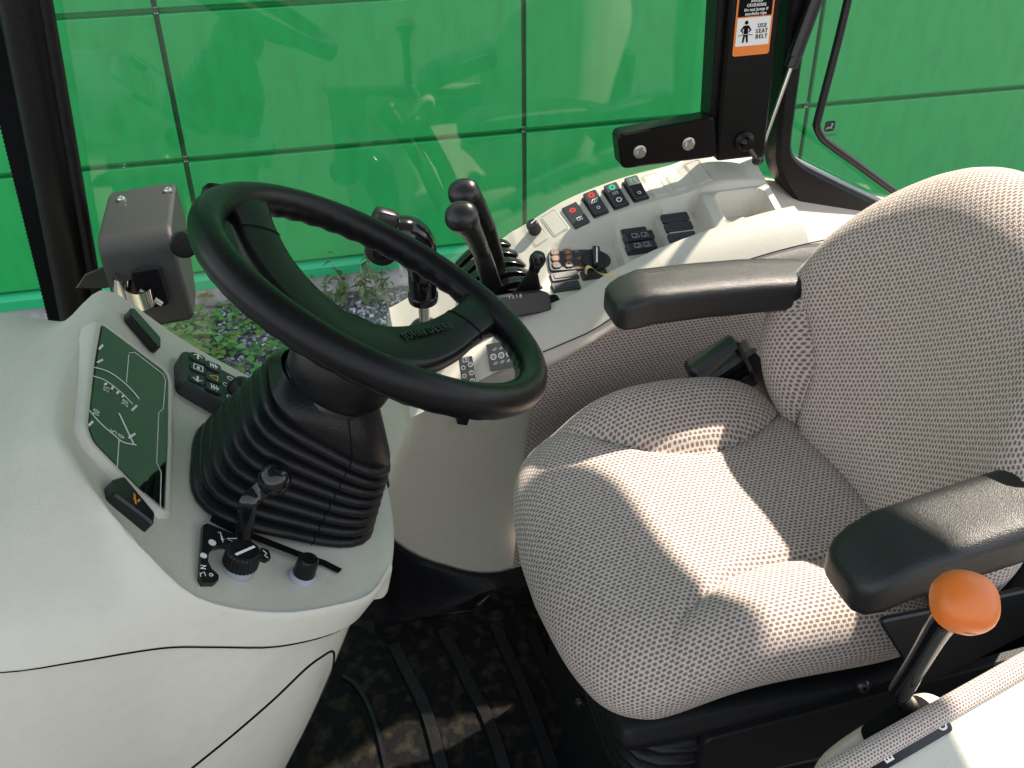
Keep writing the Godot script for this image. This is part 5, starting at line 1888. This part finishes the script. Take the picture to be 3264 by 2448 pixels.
	s.lathe(stand(c1.lerp(c2, 0.6), cup), [Vector2(0.0, -0.012), Vector2(0.0085, -0.011), Vector2(0.009, -0.004), Vector2(0.0122, 0.006), Vector2(0.0124, 0.013), Vector2(0.009, 0.020), Vector2(0.0, 0.0225)], 20)
	part(sl, "tip", s, M.gloss)

	# joystick with boot
	var js := thing("joystick", "glossy black joystick with a pistol-like head and rubber boot", "joystick", Vector3(0.169, 0.522, -1.330))
	var j0 := Vector3(0.171, 0.527, -1.330)
	var j1 := Vector3(0.170, 0.575, -1.325)
	var j2 := Vector3(0.169, 0.628, -1.315)
	var ju := (j2 - j0).normalized()
	s = Shape.new()
	s.lathe(stand(j0 - ju * 0.03, ju), [Vector2(0.04, -0.01), Vector2(0.039, 0.0), Vector2(0.035, 0.008), Vector2(0.034, 0.016), Vector2(0.026, 0.026), Vector2(0.021, 0.034), Vector2(0.011, 0.042), Vector2(0.0, 0.044)], 28)
	part(js, "rubber_boot", s, M.satin)
	s = Shape.new()
	s.tube([j0 - ju * 0.03, j1 + ju * 0.01], 0.0085, 16)
	part(js, "shaft", s, M.steel)
	s = Shape.new()
	s.lathe(stand(j1, ju), [Vector2(0.0, -0.001), Vector2(0.017, -0.001), Vector2(0.0225, 0.002), Vector2(0.0235, 0.007), Vector2(0.0235, 0.013), Vector2(0.0215, 0.015), Vector2(0.0215, 0.05), Vector2(0.020, 0.07), Vector2(0.0, 0.071)], 28)
	var gr := part(js, "handle", s, M.gloss)
	s = Shape.new()
	s.lathe(stand(Vector3(0.172, 0.612, -1.298), Vector3(-0.1, 0.2, 1)), [Vector2(0.0065, -0.004), Vector2(0.0065, 0.0), Vector2(0.005, 0.001), Vector2(0.0035, -0.001), Vector2(0.0, -0.001)], 14)
	part(gr, "screw", s, M.satin)
	s = Shape.new()
	var hp := [Vector3(0.169, 0.623, -1.316), Vector3(0.167, 0.653, -1.310), Vector3(0.158, 0.685, -1.300), Vector3(0.142, 0.705, -1.290), Vector3(0.123, 0.714, -1.280)]
	var secs2 := []
	var hw := [0.020, 0.025, 0.030, 0.028, 0.016]
	s.tube(curve(hp, 5), interp(hw, 5), 22, true)
	part(js, "head", s, M.gloss, 60.0)
	s = Shape.new()
	s.lathe(stand(Vector3(0.108, 0.690, -1.275), Vector3(-0.25, -0.15, 1)), [Vector2(0.0, -0.03), Vector2(0.020, -0.028), Vector2(0.0245, -0.01), Vector2(0.0245, 0.004), Vector2(0.021, 0.009), Vector2(0.012, 0.010), Vector2(0.010, 0.005), Vector2(0.0, 0.004)], 26)
	var lobe := part(js, "trigger_lobe", s, M.satin)
	s = Shape.new()
	s.lathe(stand(Vector3(0.110, 0.687, -1.268), Vector3(-0.25, -0.15, 1)), [Vector2(0.0075, -0.004), Vector2(0.0065, 0.001), Vector2(0.0, 0.003)], 16)
	part(lobe, "thumb_button", s, M.gloss)
	s = Shape.new()
	s.box(Transform3D(Basis(Vector3(0, 0, 1), -0.35), Vector3(0.116, 0.729, -1.285)), Vector3(0.040, 0.038, 0.03), 0.012, true)
	part(js, "top_switch", s, M.satin, 60.0)

func interp(v: Array, sub: int) -> Array:
	var q := []
	for a in v:
		q.append(Vector3(a, 0, 0))
	var out := []
	for a in curve(q, sub):
		out.append(a.x)
	return out

# ---------------------------------------------------------------- seat
# cushion sheet: a rounded pad seen as a net over (a, b) in [-1, 1]; ha, hb half sizes, roll edge radius, deep side height
func cushion(t: Transform3D, ha: float, hb: float, roll: float, deep: float, square: float, shape: Callable, res := 44) -> Shape:
	var s := Shape.new()
	var rows := []
	var uvs := []
	var marks := []
	for i in res + 1:
		var f := float(i) / res * 2.0 - 1.0
		marks.append(signf(f) * pow(absf(f), 0.8))
	var flat_a := 1.0 - roll / minf(ha, hb)
	for i in res + 1:
		var row := PackedVector3Array()
		var ur := PackedVector2Array()
		for j in res + 1:
			var a: float = marks[i]
			var b: float = marks[j]
			var m := maxf(absf(a), absf(b))
			var k := 1.0
			if m > 1e-4:
				k = m / pow(pow(absf(a), square) + pow(absf(b), square), 1.0 / square)
			# m from 0 to 1: flat top, then the rolled edge, then straight down and in
			var m1 := 0.74
			var rad: float
			var drop := 0.0
			var arc: float
			if m < m1:
				rad = m / m1 * flat_a
				arc = rad
			elif m < 0.92:
				var th := (m - m1) / (0.92 - m1) * PI * 0.5
				rad = flat_a + (1.0 - flat_a) * sin(th)
				drop = roll * (1.0 - cos(th))
				arc = flat_a + (1.0 - flat_a) * th
			else:
				var f := (m - 0.92) / 0.08
				rad = 1.0 - 0.10 * f * f
				drop = roll + (deep - roll) * f
				arc = flat_a + (1.0 - flat_a) * (PI * 0.5 + f * (deep - roll) / roll)
			var dir := Vector2(a, b) * (k / maxf(m, 1e-4))
			var px := dir.x * rad * ha
			var pz := dir.y * rad * hb
			var fade := clampf(1.0 - drop / roll, 0.0, 1.0)
			var q := Vector3(px, -drop, pz)
			q += shape.call(px, pz, fade, drop)
			row.append(t * q)
			ur.append(Vector2(dir.x * arc * ha, dir.y * arc * hb))
		rows.append(row)
		uvs.append(ur)
	s.grid(rows, false, uvs)
	return s

func cushion_seam(x: float) -> float:
	var u := clampf((x - 0.035) / 0.185, -1.0, 1.0)
	return 0.214 - 0.105 * (1.0 - u * u)

func seat_form(x: float, z: float, fade: float, drop: float) -> Vector3:
	# gently dished middle, front edge rolled down, lens-shaped bolsters along both sides
	var y := 0.0
	y -= 0.010 * fade * exp(-pow(z / 0.15, 4.0)) * exp(-pow((x - 0.05) / 0.17, 4.0))
	y -= 0.034 * pow(smoothstep(0.02, -0.24, x), 2.0)
	var zs := cushion_seam(x)
	var u := clampf((x - 0.035) / 0.185, -1.0, 1.0)
	var swell := pow(1.0 - u * u, 0.6)
	var zl := absf(z)
	if zl > zs:
		y += 0.046 * swell * sin(minf(1.0, (zl - zs) / 0.11) * PI * 0.5) * (1.0 if z < 0.0 else 0.55)
	y -= 0.009 * swell * exp(-pow((zl - zs) / 0.008, 2.0)) * fade
	# small sags of the cover
	y += 0.0016 * fade * (sin(x * 31.0 + z * 11.0) * sin(z * 27.0 - x * 7.0))
	return Vector3(-0.012 * clampf(drop / 0.05, 0, 1) * clampf((0.16 - zl) * 8.0, 0, 1) if x < -0.1 else 0.0, y, 0)

func back_seam(x: float) -> float:
	return 0.24 - 0.095 * smoothstep(0.07, -0.10, x)

func back_form(x: float, z: float, fade: float, _drop: float) -> Vector3:
	# x runs up the backrest, y is out of its face, z across; the sides come forward
	var zl := absf(z)
	var y := 0.078 * pow(zl / 0.25, 2.0) * smoothstep(0.28, -0.02, x)
	y += 0.016 * exp(-pow((x + 0.13) / 0.09, 2.0)) * exp(-pow(z / 0.16, 4.0))
	y -= 0.028 * pow(smoothstep(0.02, 0.26, x), 2.0)
	var zs := back_seam(x)
	var on := smoothstep(0.08, -0.02, x)
	if zl > zs:
		y += 0.020 * on * sin(minf(1.0, (zl - zs) / 0.07) * PI * 0.5)
	y -= 0.010 * on * exp(-pow((zl - zs) / 0.009, 2.0)) * fade
	y += 0.0015 * fade * (sin(x * 29.0 + z * 9.0) * sin(z * 25.0 - x * 8.0))
	return Vector3(0, y, z * (0.05 - 0.16 * smoothstep(-0.12, 0.24, x)))

func build_seat() -> void:
	var seat := thing("driver_seat", "driver's seat in beige cloth with dark tufts and black armrests", "seat", Vector3(0.46, 0.0, -0.82))
	var ct := Transform3D(Basis(Vector3(0, 0, 1), -0.02), Vector3(0.455, 0.514, -0.850))
	var sc := part(seat, "seat_cushion", cushion(ct, 0.222, 0.242, 0.055, 0.106, 4.4, seat_form, 84), M.cloth, 70.0)
	# backrest leaning back
	var up := Vector3(0.13, 0.99, 0).normalized()
	var outn := Vector3(-0.99, 0.13, 0).normalized()
	var bk := Transform3D(Basis(up, outn, up.cross(outn)), Vector3(0.682, 0.668, -0.835))
	var br := part(seat, "backrest", cushion(bk, 0.238, 0.246, 0.060, 0.10, 2.6, back_form, 84), M.cloth, 70.0)
	# sewn seams
	for sg in [-1.0, 1.0]:
		var line := []
		for k in 25:
			var x := -0.135 + 0.34 * k / 24.0
			var z: float = cushion_seam(x) * sg
			if absf(z) < 0.18:
				line.append(ct * (Vector3(x, 0, z) + seat_form(x, z, 1.0, 0.0) + Vector3(0, 0.0004, 0)))
		var s1 := Shape.new()
		s1.tube(line, 0.0007, 6)
		part(sc, "seam", s1, M.seam)
		line = []
		for k in 25:
			var x := -0.175 + 0.19 * k / 24.0
			var z: float = back_seam(x) * sg
			line.append(bk * (Vector3(x, 0, z) + back_form(x, z, 1.0, 0.0) + Vector3(0, 0.0004, 0)))
		s1 = Shape.new()
		s1.tube(line, 0.0007, 6)
		part(br, "seam", s1, M.seam)
	var s0 := Shape.new()
	s0.box(Transform3D(Basis(Vector3(0, 0, 1), -0.13), Vector3(0.765, 0.60, -0.835)), Vector3(0.05, 0.34, 0.38), 0.02, true)
	part(seat, "back_shell", s0, M.black_case)
	# suspension: pan, folded skirt and base
	var s := Shape.new()
	var pan := Transform3D(Basis(), Vector3(0.465, 0.388, -0.845))
	s.box(pan, Vector3(0.40, 0.045, 0.45), 0.02, true)
	part(seat, "seat_pan", s, M.black_case)
	s = Shape.new()
	var rows := []
	var folds := 5
	for i in folds * 8 + 1:
		var f := float(i) / (folds * 8)
		var ph := fmod(f * folds, 1.0)
		var bulge := sin(ph * PI)
		var hx := 0.185 + 0.014 * bulge - 0.01 * f
		var hz := 0.232 + 0.014 * bulge - 0.01 * f
		var row := PackedVector3Array()
		for k in 65:
			var a := TAU * (k % 64) / 64
			var m := pow(pow(absf(cos(a)), 7.0) + pow(absf(sin(a)), 7.0), -1.0 / 7.0)
			row.append(Vector3(0.475 + cos(a) * m * hx, 0.366 - f * 0.125, -0.845 + sin(a) * m * (hz - 0.02)))
		rows.append(row)
	s.grid(rows)
	s.outward(0)
	part(seat, "folded_skirt", s, M.rubber, 60.0)
	s = Shape.new()
	s.box(Transform3D(Basis(), Vector3(0.49, 0.125, -0.82)), Vector3(0.37, 0.245, 0.45), 0.01)
	part(seat, "seat_base", s, M.black_case)
	s = Shape.new()
	s.prism(Transform3D(Basis(), Vector3(0, 0, -0.625)), soften(local_poly(Transform3D(Basis(), Vector3(0, 0, -0.625)), [Vector3(0.36, 0.30, 0), Vector3(0.36, 0.385, 0), Vector3(0.56, 0.402, 0), Vector3(0.84, 0.43, 0), Vector3(0.84, 0.33, 0)]), 0.01), 0.014, 0.002)
	part(seat, "side_rail", s, M.black_case)
	for c in [Vector3(0.538, 0.428, -0.610), Vector3(0.282, 0.241, -0.800)]:
		s = Shape.new()
		s.lathe(stand(c, Vector3(0, 0.1, 1)), [Vector2(0.0085, -0.002), Vector2(0.0085, 0.003), Vector2(0.006, 0.006), Vector2(0.0028, 0.0062), Vector2(0.0022, 0.003), Vector2(0.0, 0.003)], 14)
		part(seat, "bolt", s, M.satin)
	# armrests
	for ar in [[0.386, -1.085, 0.703, 0.0], [0.458, -0.590, 0.660, 0.22]]:
		var x0: float = ar[0]
		var yt: float = ar[2]
		s = Shape.new()
		var secs := []
		for q in [[0.0, 0.0], [0.0, 0.45], [0.004, 0.7], [0.012, 0.86], [0.026, 0.96], [0.05, 1.0], [0.12, 1.0], [0.20, 1.0], [0.255, 0.97], [0.285, 0.9], [0.297, 0.7], [0.30, 0.0]]:
			secs.append([Vector3(x0 + q[0], yt - 0.027 - 0.012 * smoothstep(0.06, 0.0, q[0]) - 0.006 * smoothstep(0.15, 0.3, q[0]) + ar[3] * q[0], ar[1]), 0.0255 * q[1], 0.044 * q[1]])
		s.grid(sleeve(secs, Vector3.UP, Vector3(0, 0, 1), 5.0, 36))
		s.outward(0)
		part(seat, "armrest", s, M.black_arm, 60.0)
		s = Shape.new()
		s.box(Transform3D(Basis(Vector3(0, 0, 1), 0.15), Vector3(x0 + 0.28, yt - 0.05 + ar[3] * 0.28, ar[1] + (0.03 if ar[1] < -0.8 else -0.03))), Vector3(0.07, 0.08, 0.03), 0.01)
		part(seat, "armrest_hinge", s, M.black_case)
	# plate below the near armrest
	s = Shape.new()
	var pl := Transform3D(Basis(), Vector3(0, 0, -0.580))
	s.prism(pl, soften(local_poly(pl, [Vector3(0.503, 0.573, -0.574), Vector3(0.560, 0.574, -0.574), Vector3(0.674, 0.579, -0.574), Vector3(0.695, 0.514, -0.574), Vector3(0.621, 0.477, -0.574), Vector3(0.576, 0.461, -0.574)]), 0.01), 0.008, 0.002)
	part(seat, "armrest_bracket", s, M.satin)

	# belt buckle
	var bb := thing("belt_buckle", "black seat belt buckle standing between seat and cloth panel", "buckle", Vector3(0.604, 0.461, -1.100))
	var b0 := Vector3(0.579, 0.490, -1.100)
	var b1 := Vector3(0.564, 0.531, -1.115)
	s = Shape.new()
	var bu := (Vector3(0.563, 0.550, -1.110) - Vector3(0.613, 0.451, -1.100)).normalized()
	var bxs := (Vector3(0.600, 0.557, -1.090) - Vector3(0.523, 0.520, -1.090)).normalized()
	var bf := frame(Vector3(0.578, 0.518, -1.100), bxs, bu).scaled_local(Vector3(1.45, 1.5, 1.3))
	s.prism(bf.translated_local(Vector3(0, -0.01, -0.02)), soften(PackedVector2Array([Vector2(-0.050, -0.005), Vector2(-0.043, 0.020), Vector2(0.040, 0.030), Vector2(0.046, -0.005), Vector2(0.03, -0.05), Vector2(-0.02, -0.05)]), 0.008), 0.03, 0.004)
	part(bb, "body", s, M.satin)
	s = Shape.new()
	s.prism(bf.translated_local(Vector3(-0.002, 0.008, -0.006)), soften(PackedVector2Array([Vector2(-0.032, -0.012), Vector2(-0.030, 0.030), Vector2(0.026, 0.034), Vector2(0.028, -0.008)]), 0.006), 0.03, 0.005)
	part(bb, "flap", s, M.satin)
	s = Shape.new()
	s.prism(bf.translated_local(Vector3(0.0, -0.002, 0.0)), PackedVector2Array([Vector2(-0.026, -0.018), Vector2(-0.026, 0.006), Vector2(0.026, 0.010), Vector2(0.026, -0.014)]), 0.0165, 0.001)
	part(bb, "webbing", s, M.dark)

# ---------------------------------------------------------------- floor, left fender
# flat-topped rib with sloping flanks on the mat
func rows_of_rib(s: Shape, pts: Array, w: float, h: float) -> void:
	var rows := []
	for q in [[-0.5, -0.004], [-0.5, 0.2], [-0.38, 1.0], [0.38, 1.0], [0.5, 0.2], [0.5, -0.004]]:
		var row := PackedVector3Array()
		for i in pts.size():
			var d: Vector3 = (pts[mini(i + 1, pts.size() - 1)] - pts[maxi(i - 1, 0)]).normalized()
			var side := d.cross(Vector3.UP).normalized()
			row.append(pts[i] + side * w * q[0] + Vector3.UP * (h * q[1] - 0.004))
		rows.append(row)
	s.grid(rows)

func build_floor() -> void:
	var s := Shape.new()
	s.box(Transform3D(Basis(), Vector3(0.45, -0.03, -0.8)), Vector3(2.0, 0.05, 1.32), 0.004)
	setting("cab_floor", s, M.paint_black)
	s = Shape.new()
	s.box(Transform3D(Basis(Vector3(0, 0, 1), 0.2), Vector3(1.02, 0.22, -0.78)), Vector3(0.04, 0.55, 1.28), 0.004)
	setting("rear_bulkhead", s, M.paint_black)
	var fm := thing("floor_mat", "ribbed black rubber floor mat dusted with dried mud", "floor mat", Vector3(0.1, 0.0, -0.95))
	s = Shape.new()
	var net := []
	for z in [-1.30, -1.18, -1.0, -0.8, -0.55, -0.25]:
		net.append([Vector3(-0.42, 0.42, z), Vector3(-0.30, 0.16, z), Vector3(-0.17, 0.035, z), Vector3(-0.08, 0.008, z), Vector3(0.05, 0.004, z), Vector3(0.2, 0.004, z), Vector3(0.30, 0.004, z), Vector3(0.345, 0.006, z), Vector3(0.356, 0.05, z)])
	s.grid(sheet(net, 4, 5))
	part(fm, "mat", s, M.mat, 60.0)
	var ribs := [
		[Vector3(-0.022, 0.006, -1.117), Vector3(-0.004, 0.006, -1.097), Vector3(0.010, 0.006, -1.060), Vector3(0.021, 0.006, -1.005), Vector3(0.027, 0.006, -0.930), Vector3(0.027, 0.006, -0.898)],
		[Vector3(0.068, 0.006, -1.165), Vector3(0.083, 0.006, -1.101), Vector3(0.101, 0.006, -1.020), Vector3(0.108, 0.006, -0.928), Vector3(0.108, 0.006, -0.864)],
		[Vector3(0.154, 0.006, -1.181), Vector3(0.169, 0.006, -1.111), Vector3(0.181, 0.006, -1.039), Vector3(0.193, 0.006, -0.987), Vector3(0.199, 0.006, -0.897), Vector3(0.196, 0.006, -0.844)],
		[Vector3(0.246, 0.006, -1.174), Vector3(0.254, 0.006, -1.102), Vector3(0.262, 0.006, -1.027), Vector3(0.267, 0.006, -0.943), Vector3(0.270, 0.006, -0.871), Vector3(0.269, 0.006, -0.827)],
		[Vector3(0.304, 0.006, -1.147), Vector3(0.310, 0.006, -1.065), Vector3(0.318, 0.006, -0.973), Vector3(0.316, 0.006, -0.881), Vector3(0.308, 0.006, -0.818)]]
	for i in ribs.size():
		s = Shape.new()
		var w: float = 0.024 if i > 0 and i < 5 else 0.008
		rows_of_rib(s, curve(ribs[i], 4), w, 0.010)
		part(fm, "rib", s, M.rubber)
	# rubber upstand against the console
	s = Shape.new()
	var top := [Vector3(0.041, 0.275, -1.310), Vector3(0.059, 0.215, -1.300), Vector3(0.073, 0.174, -1.297), Vector3(0.092, 0.129, -1.294), Vector3(0.134, 0.083, -1.292), Vector3(0.179, 0.054, -1.290), Vector3(0.229, 0.028, -1.289), Vector3(0.281, 0.017, -1.289), Vector3(0.343, 0.028, -1.290), Vector3(0.413, 0.041, -1.290)]
	top = curve(top, 4)
	var rows := []
	for f in [0.0, 0.06, 0.3, 0.6, 0.85, 1.0]:
		var row := PackedVector3Array()
		for q in top:
			var foot := Vector3(q.x, 0.006, -1.20 - 0.02 * sin(q.x * 9.0))
			var w: Vector3 = q.lerp(foot, f)
			row.append(w + Vector3(0, -0.02 * sin(f * PI), 0.012 if f > 0.0 and f < 1.0 else 0.0))
		rows.append(row)
	s.grid(rows)
	part(fm, "upstand", s, M.rubber, 60.0)

func build_left_side() -> void:
	var fd := thing("left_fender", "pinkish beige fender console with a cloth-edged cream panel lettered B and C", "fender", Vector3(0.5, 0.0, -0.42))
	# inner box with the lever slot
	var t := Transform3D(Basis(Vector3.RIGHT, Vector3.FORWARD, Vector3.UP), Vector3(0, 0.40, 0))
	var s := Shape.new()
	var poly := soften(local_poly(t, [Vector3(0.354, 0.560, -0.430), Vector3(0.382, 0.560, -0.460), Vector3(0.417, 0.560, -0.475), Vector3(0.467, 0.560, -0.491), Vector3(0.498, 0.560, -0.503), Vector3(0.517, 0.560, -0.502), Vector3(0.530, 0.560, -0.485), Vector3(0.529, 0.560, -0.456), Vector3(0.437, 0.560, -0.385)]), 0.02, 4)
	s.prism(t, poly, 0.158, 0.008)
	part(fd, "lever_box", s, M.pink, 50.0)
	s = Shape.new()
	var st := Transform3D(t.basis, Vector3(0, 0.5595, 0))
	s.prism(st, soften(local_poly(st, [Vector3(0.427, 0.560, -0.473), Vector3(0.442, 0.560, -0.479), Vector3(0.486, 0.560, -0.495), Vector3(0.500, 0.560, -0.494), Vector3(0.506, 0.560, -0.477), Vector3(0.463, 0.560, -0.461), Vector3(0.424, 0.560, -0.448)]), 0.008), 0.0008, 0.0)
	part(fd, "lever_slot", s, M.dark)
	# cloth edging
	s = Shape.new()
	var e0 := Vector3(0.376, 0.572, -0.429)
	var e1 := Vector3(0.606, 0.572, -0.494)
	var dir := (e1 - e0)
	var path := []
	for k in 25:
		path.append(e0 + dir * (k / 24.0 * 2.2 - 0.5))
	var rows := []
	var uvs := []
	var side := dir.normalized().cross(Vector3.UP).normalized()
	if side.z < 0:
		side = -side
	for k in path.size():
		var row := PackedVector3Array()
		var ur := PackedVector2Array()
		for j in 11:
			var a := PI * j / 10.0
			row.append(path[k] + side * -cos(a) * 0.011 + Vector3.UP * sin(a) * 0.010)
			ur.append(Vector2(k * 0.040, j * 0.0060))
		rows.append(row)
		uvs.append(ur)
	s.grid(rows, false, uvs)
	part(fd, "cloth_edge", s, M.cloth, 60.0)
	# cream outer panel
	s = Shape.new()
	rows = []
	for k in path.size():
		var row := PackedVector3Array()
		for q in [[0.010, 0.0], [0.016, -0.004], [0.045, -0.012], [0.075, -0.016], [0.080, -0.026], [0.11, -0.034], [0.18, -0.06], [0.20, -0.2]]:
			row.append(path[k] + side * q[0] + Vector3.UP * q[1])
		rows.append(row)
	s.grid(rows)
	part(fd, "outer_panel", s, M.cream, 30.0)
	# printed black strip with letters
	var n := Vector3.UP * 0.97 + side * 0.22
	n = n.normalized()
	var ft := frame(Vector3(0.459, 0.571, -0.441), dir, n.cross(dir) * 1.0)
	if ft.basis.z.y < 0:
		ft = Transform3D(Basis(ft.basis.x, -ft.basis.y, -ft.basis.z), ft.origin)
	s = Shape.new()
	s.prism(ft.translated_local(Vector3(-0.02, 0.0, 0.001)), rounded(0.125, 0.013, 0.0062, 6), 0.0008, 0.0)
	var strip := part(fd, "letter_strip", s, M.gloss)
	var rot := Transform3D(Basis(Vector3(0, 0, 1), PI * 0.5))
	lettering(strip, "C", ft.translated_local(Vector3(0.034, 0, 0.002)) * Transform3D(Basis(Vector3(0, 0, 1), PI * 0.5), Vector3.ZERO), 0.009, M.white, 0.0003, true)
	lettering(strip, "B", ft.translated_local(Vector3(-0.032, 0, 0.002)) * Transform3D(Basis(Vector3(0, 0, 1), PI * 0.5), Vector3.ZERO), 0.009, M.white, 0.0003, true)

	# orange-capped range lever
	var lv := thing("orange_lever", "black range lever with a rounded orange cap beside the near armrest", "lever", Vector3(0.488, 0.552, -0.485))
	var k0 := Vector3(0.491, 0.548, -0.485)
	var k1 := Vector3(0.463, 0.594, -0.478)
	var k2 := Vector3(0.466, 0.694, -0.462)
	var k3 := Vector3(0.470, 0.726, -0.452)
	s = Shape.new()
	s.tube(curve([k0 - Vector3(0, 0.03, 0), k0, k1.lerp(k0, 0.3), k1], 4), 0.0072, 14)
	part(lv, "shaft", s, M.steel)
	s = Shape.new()
	var ku := (k3 - k1).normalized()
	s.tube(curve([k1 - ku * 0.004, k1, k1.lerp(k2, 0.5), k2, k2.lerp(k3, 0.55), k3 - ku * 0.004], 5), interp([0.0080, 0.0098, 0.0096, 0.0115, 0.0180, 0.0245], 5), 22)
	part(lv, "stem", s, M.gloss, 60.0)
	s = Shape.new()
	var face := (Vector3(0.02, 1.28, 0.0) - k3).normalized()
	face = (Vector3(0.12, 0.86, 0.48)).normalized()
	var ct := stand(k3, face, Vector3(1, 0, 0))
	rows = []
	for q in [[1.0, -0.008], [1.04, 0.0], [1.02, 0.006], [0.94, 0.011], [0.78, 0.0155], [0.5, 0.0185], [0.22, 0.0198], [0.0, 0.02]]:
		var row := PackedVector3Array()
		for k in 37:
			var a := TAU * (k % 36) / 36
			var m := pow(pow(absf(cos(a)), 2.5) + pow(absf(sin(a)), 2.5), -0.4)
			row.append(ct * Vector3(cos(a + 0.4) * m * 0.0255 * q[0], q[1], sin(a + 0.4) * m * 0.0235 * q[0]))
		rows.append(row)
	s.grid(rows)
	s.outward(0)
	part(lv, "orange_cap", s, M.orange, 60.0)
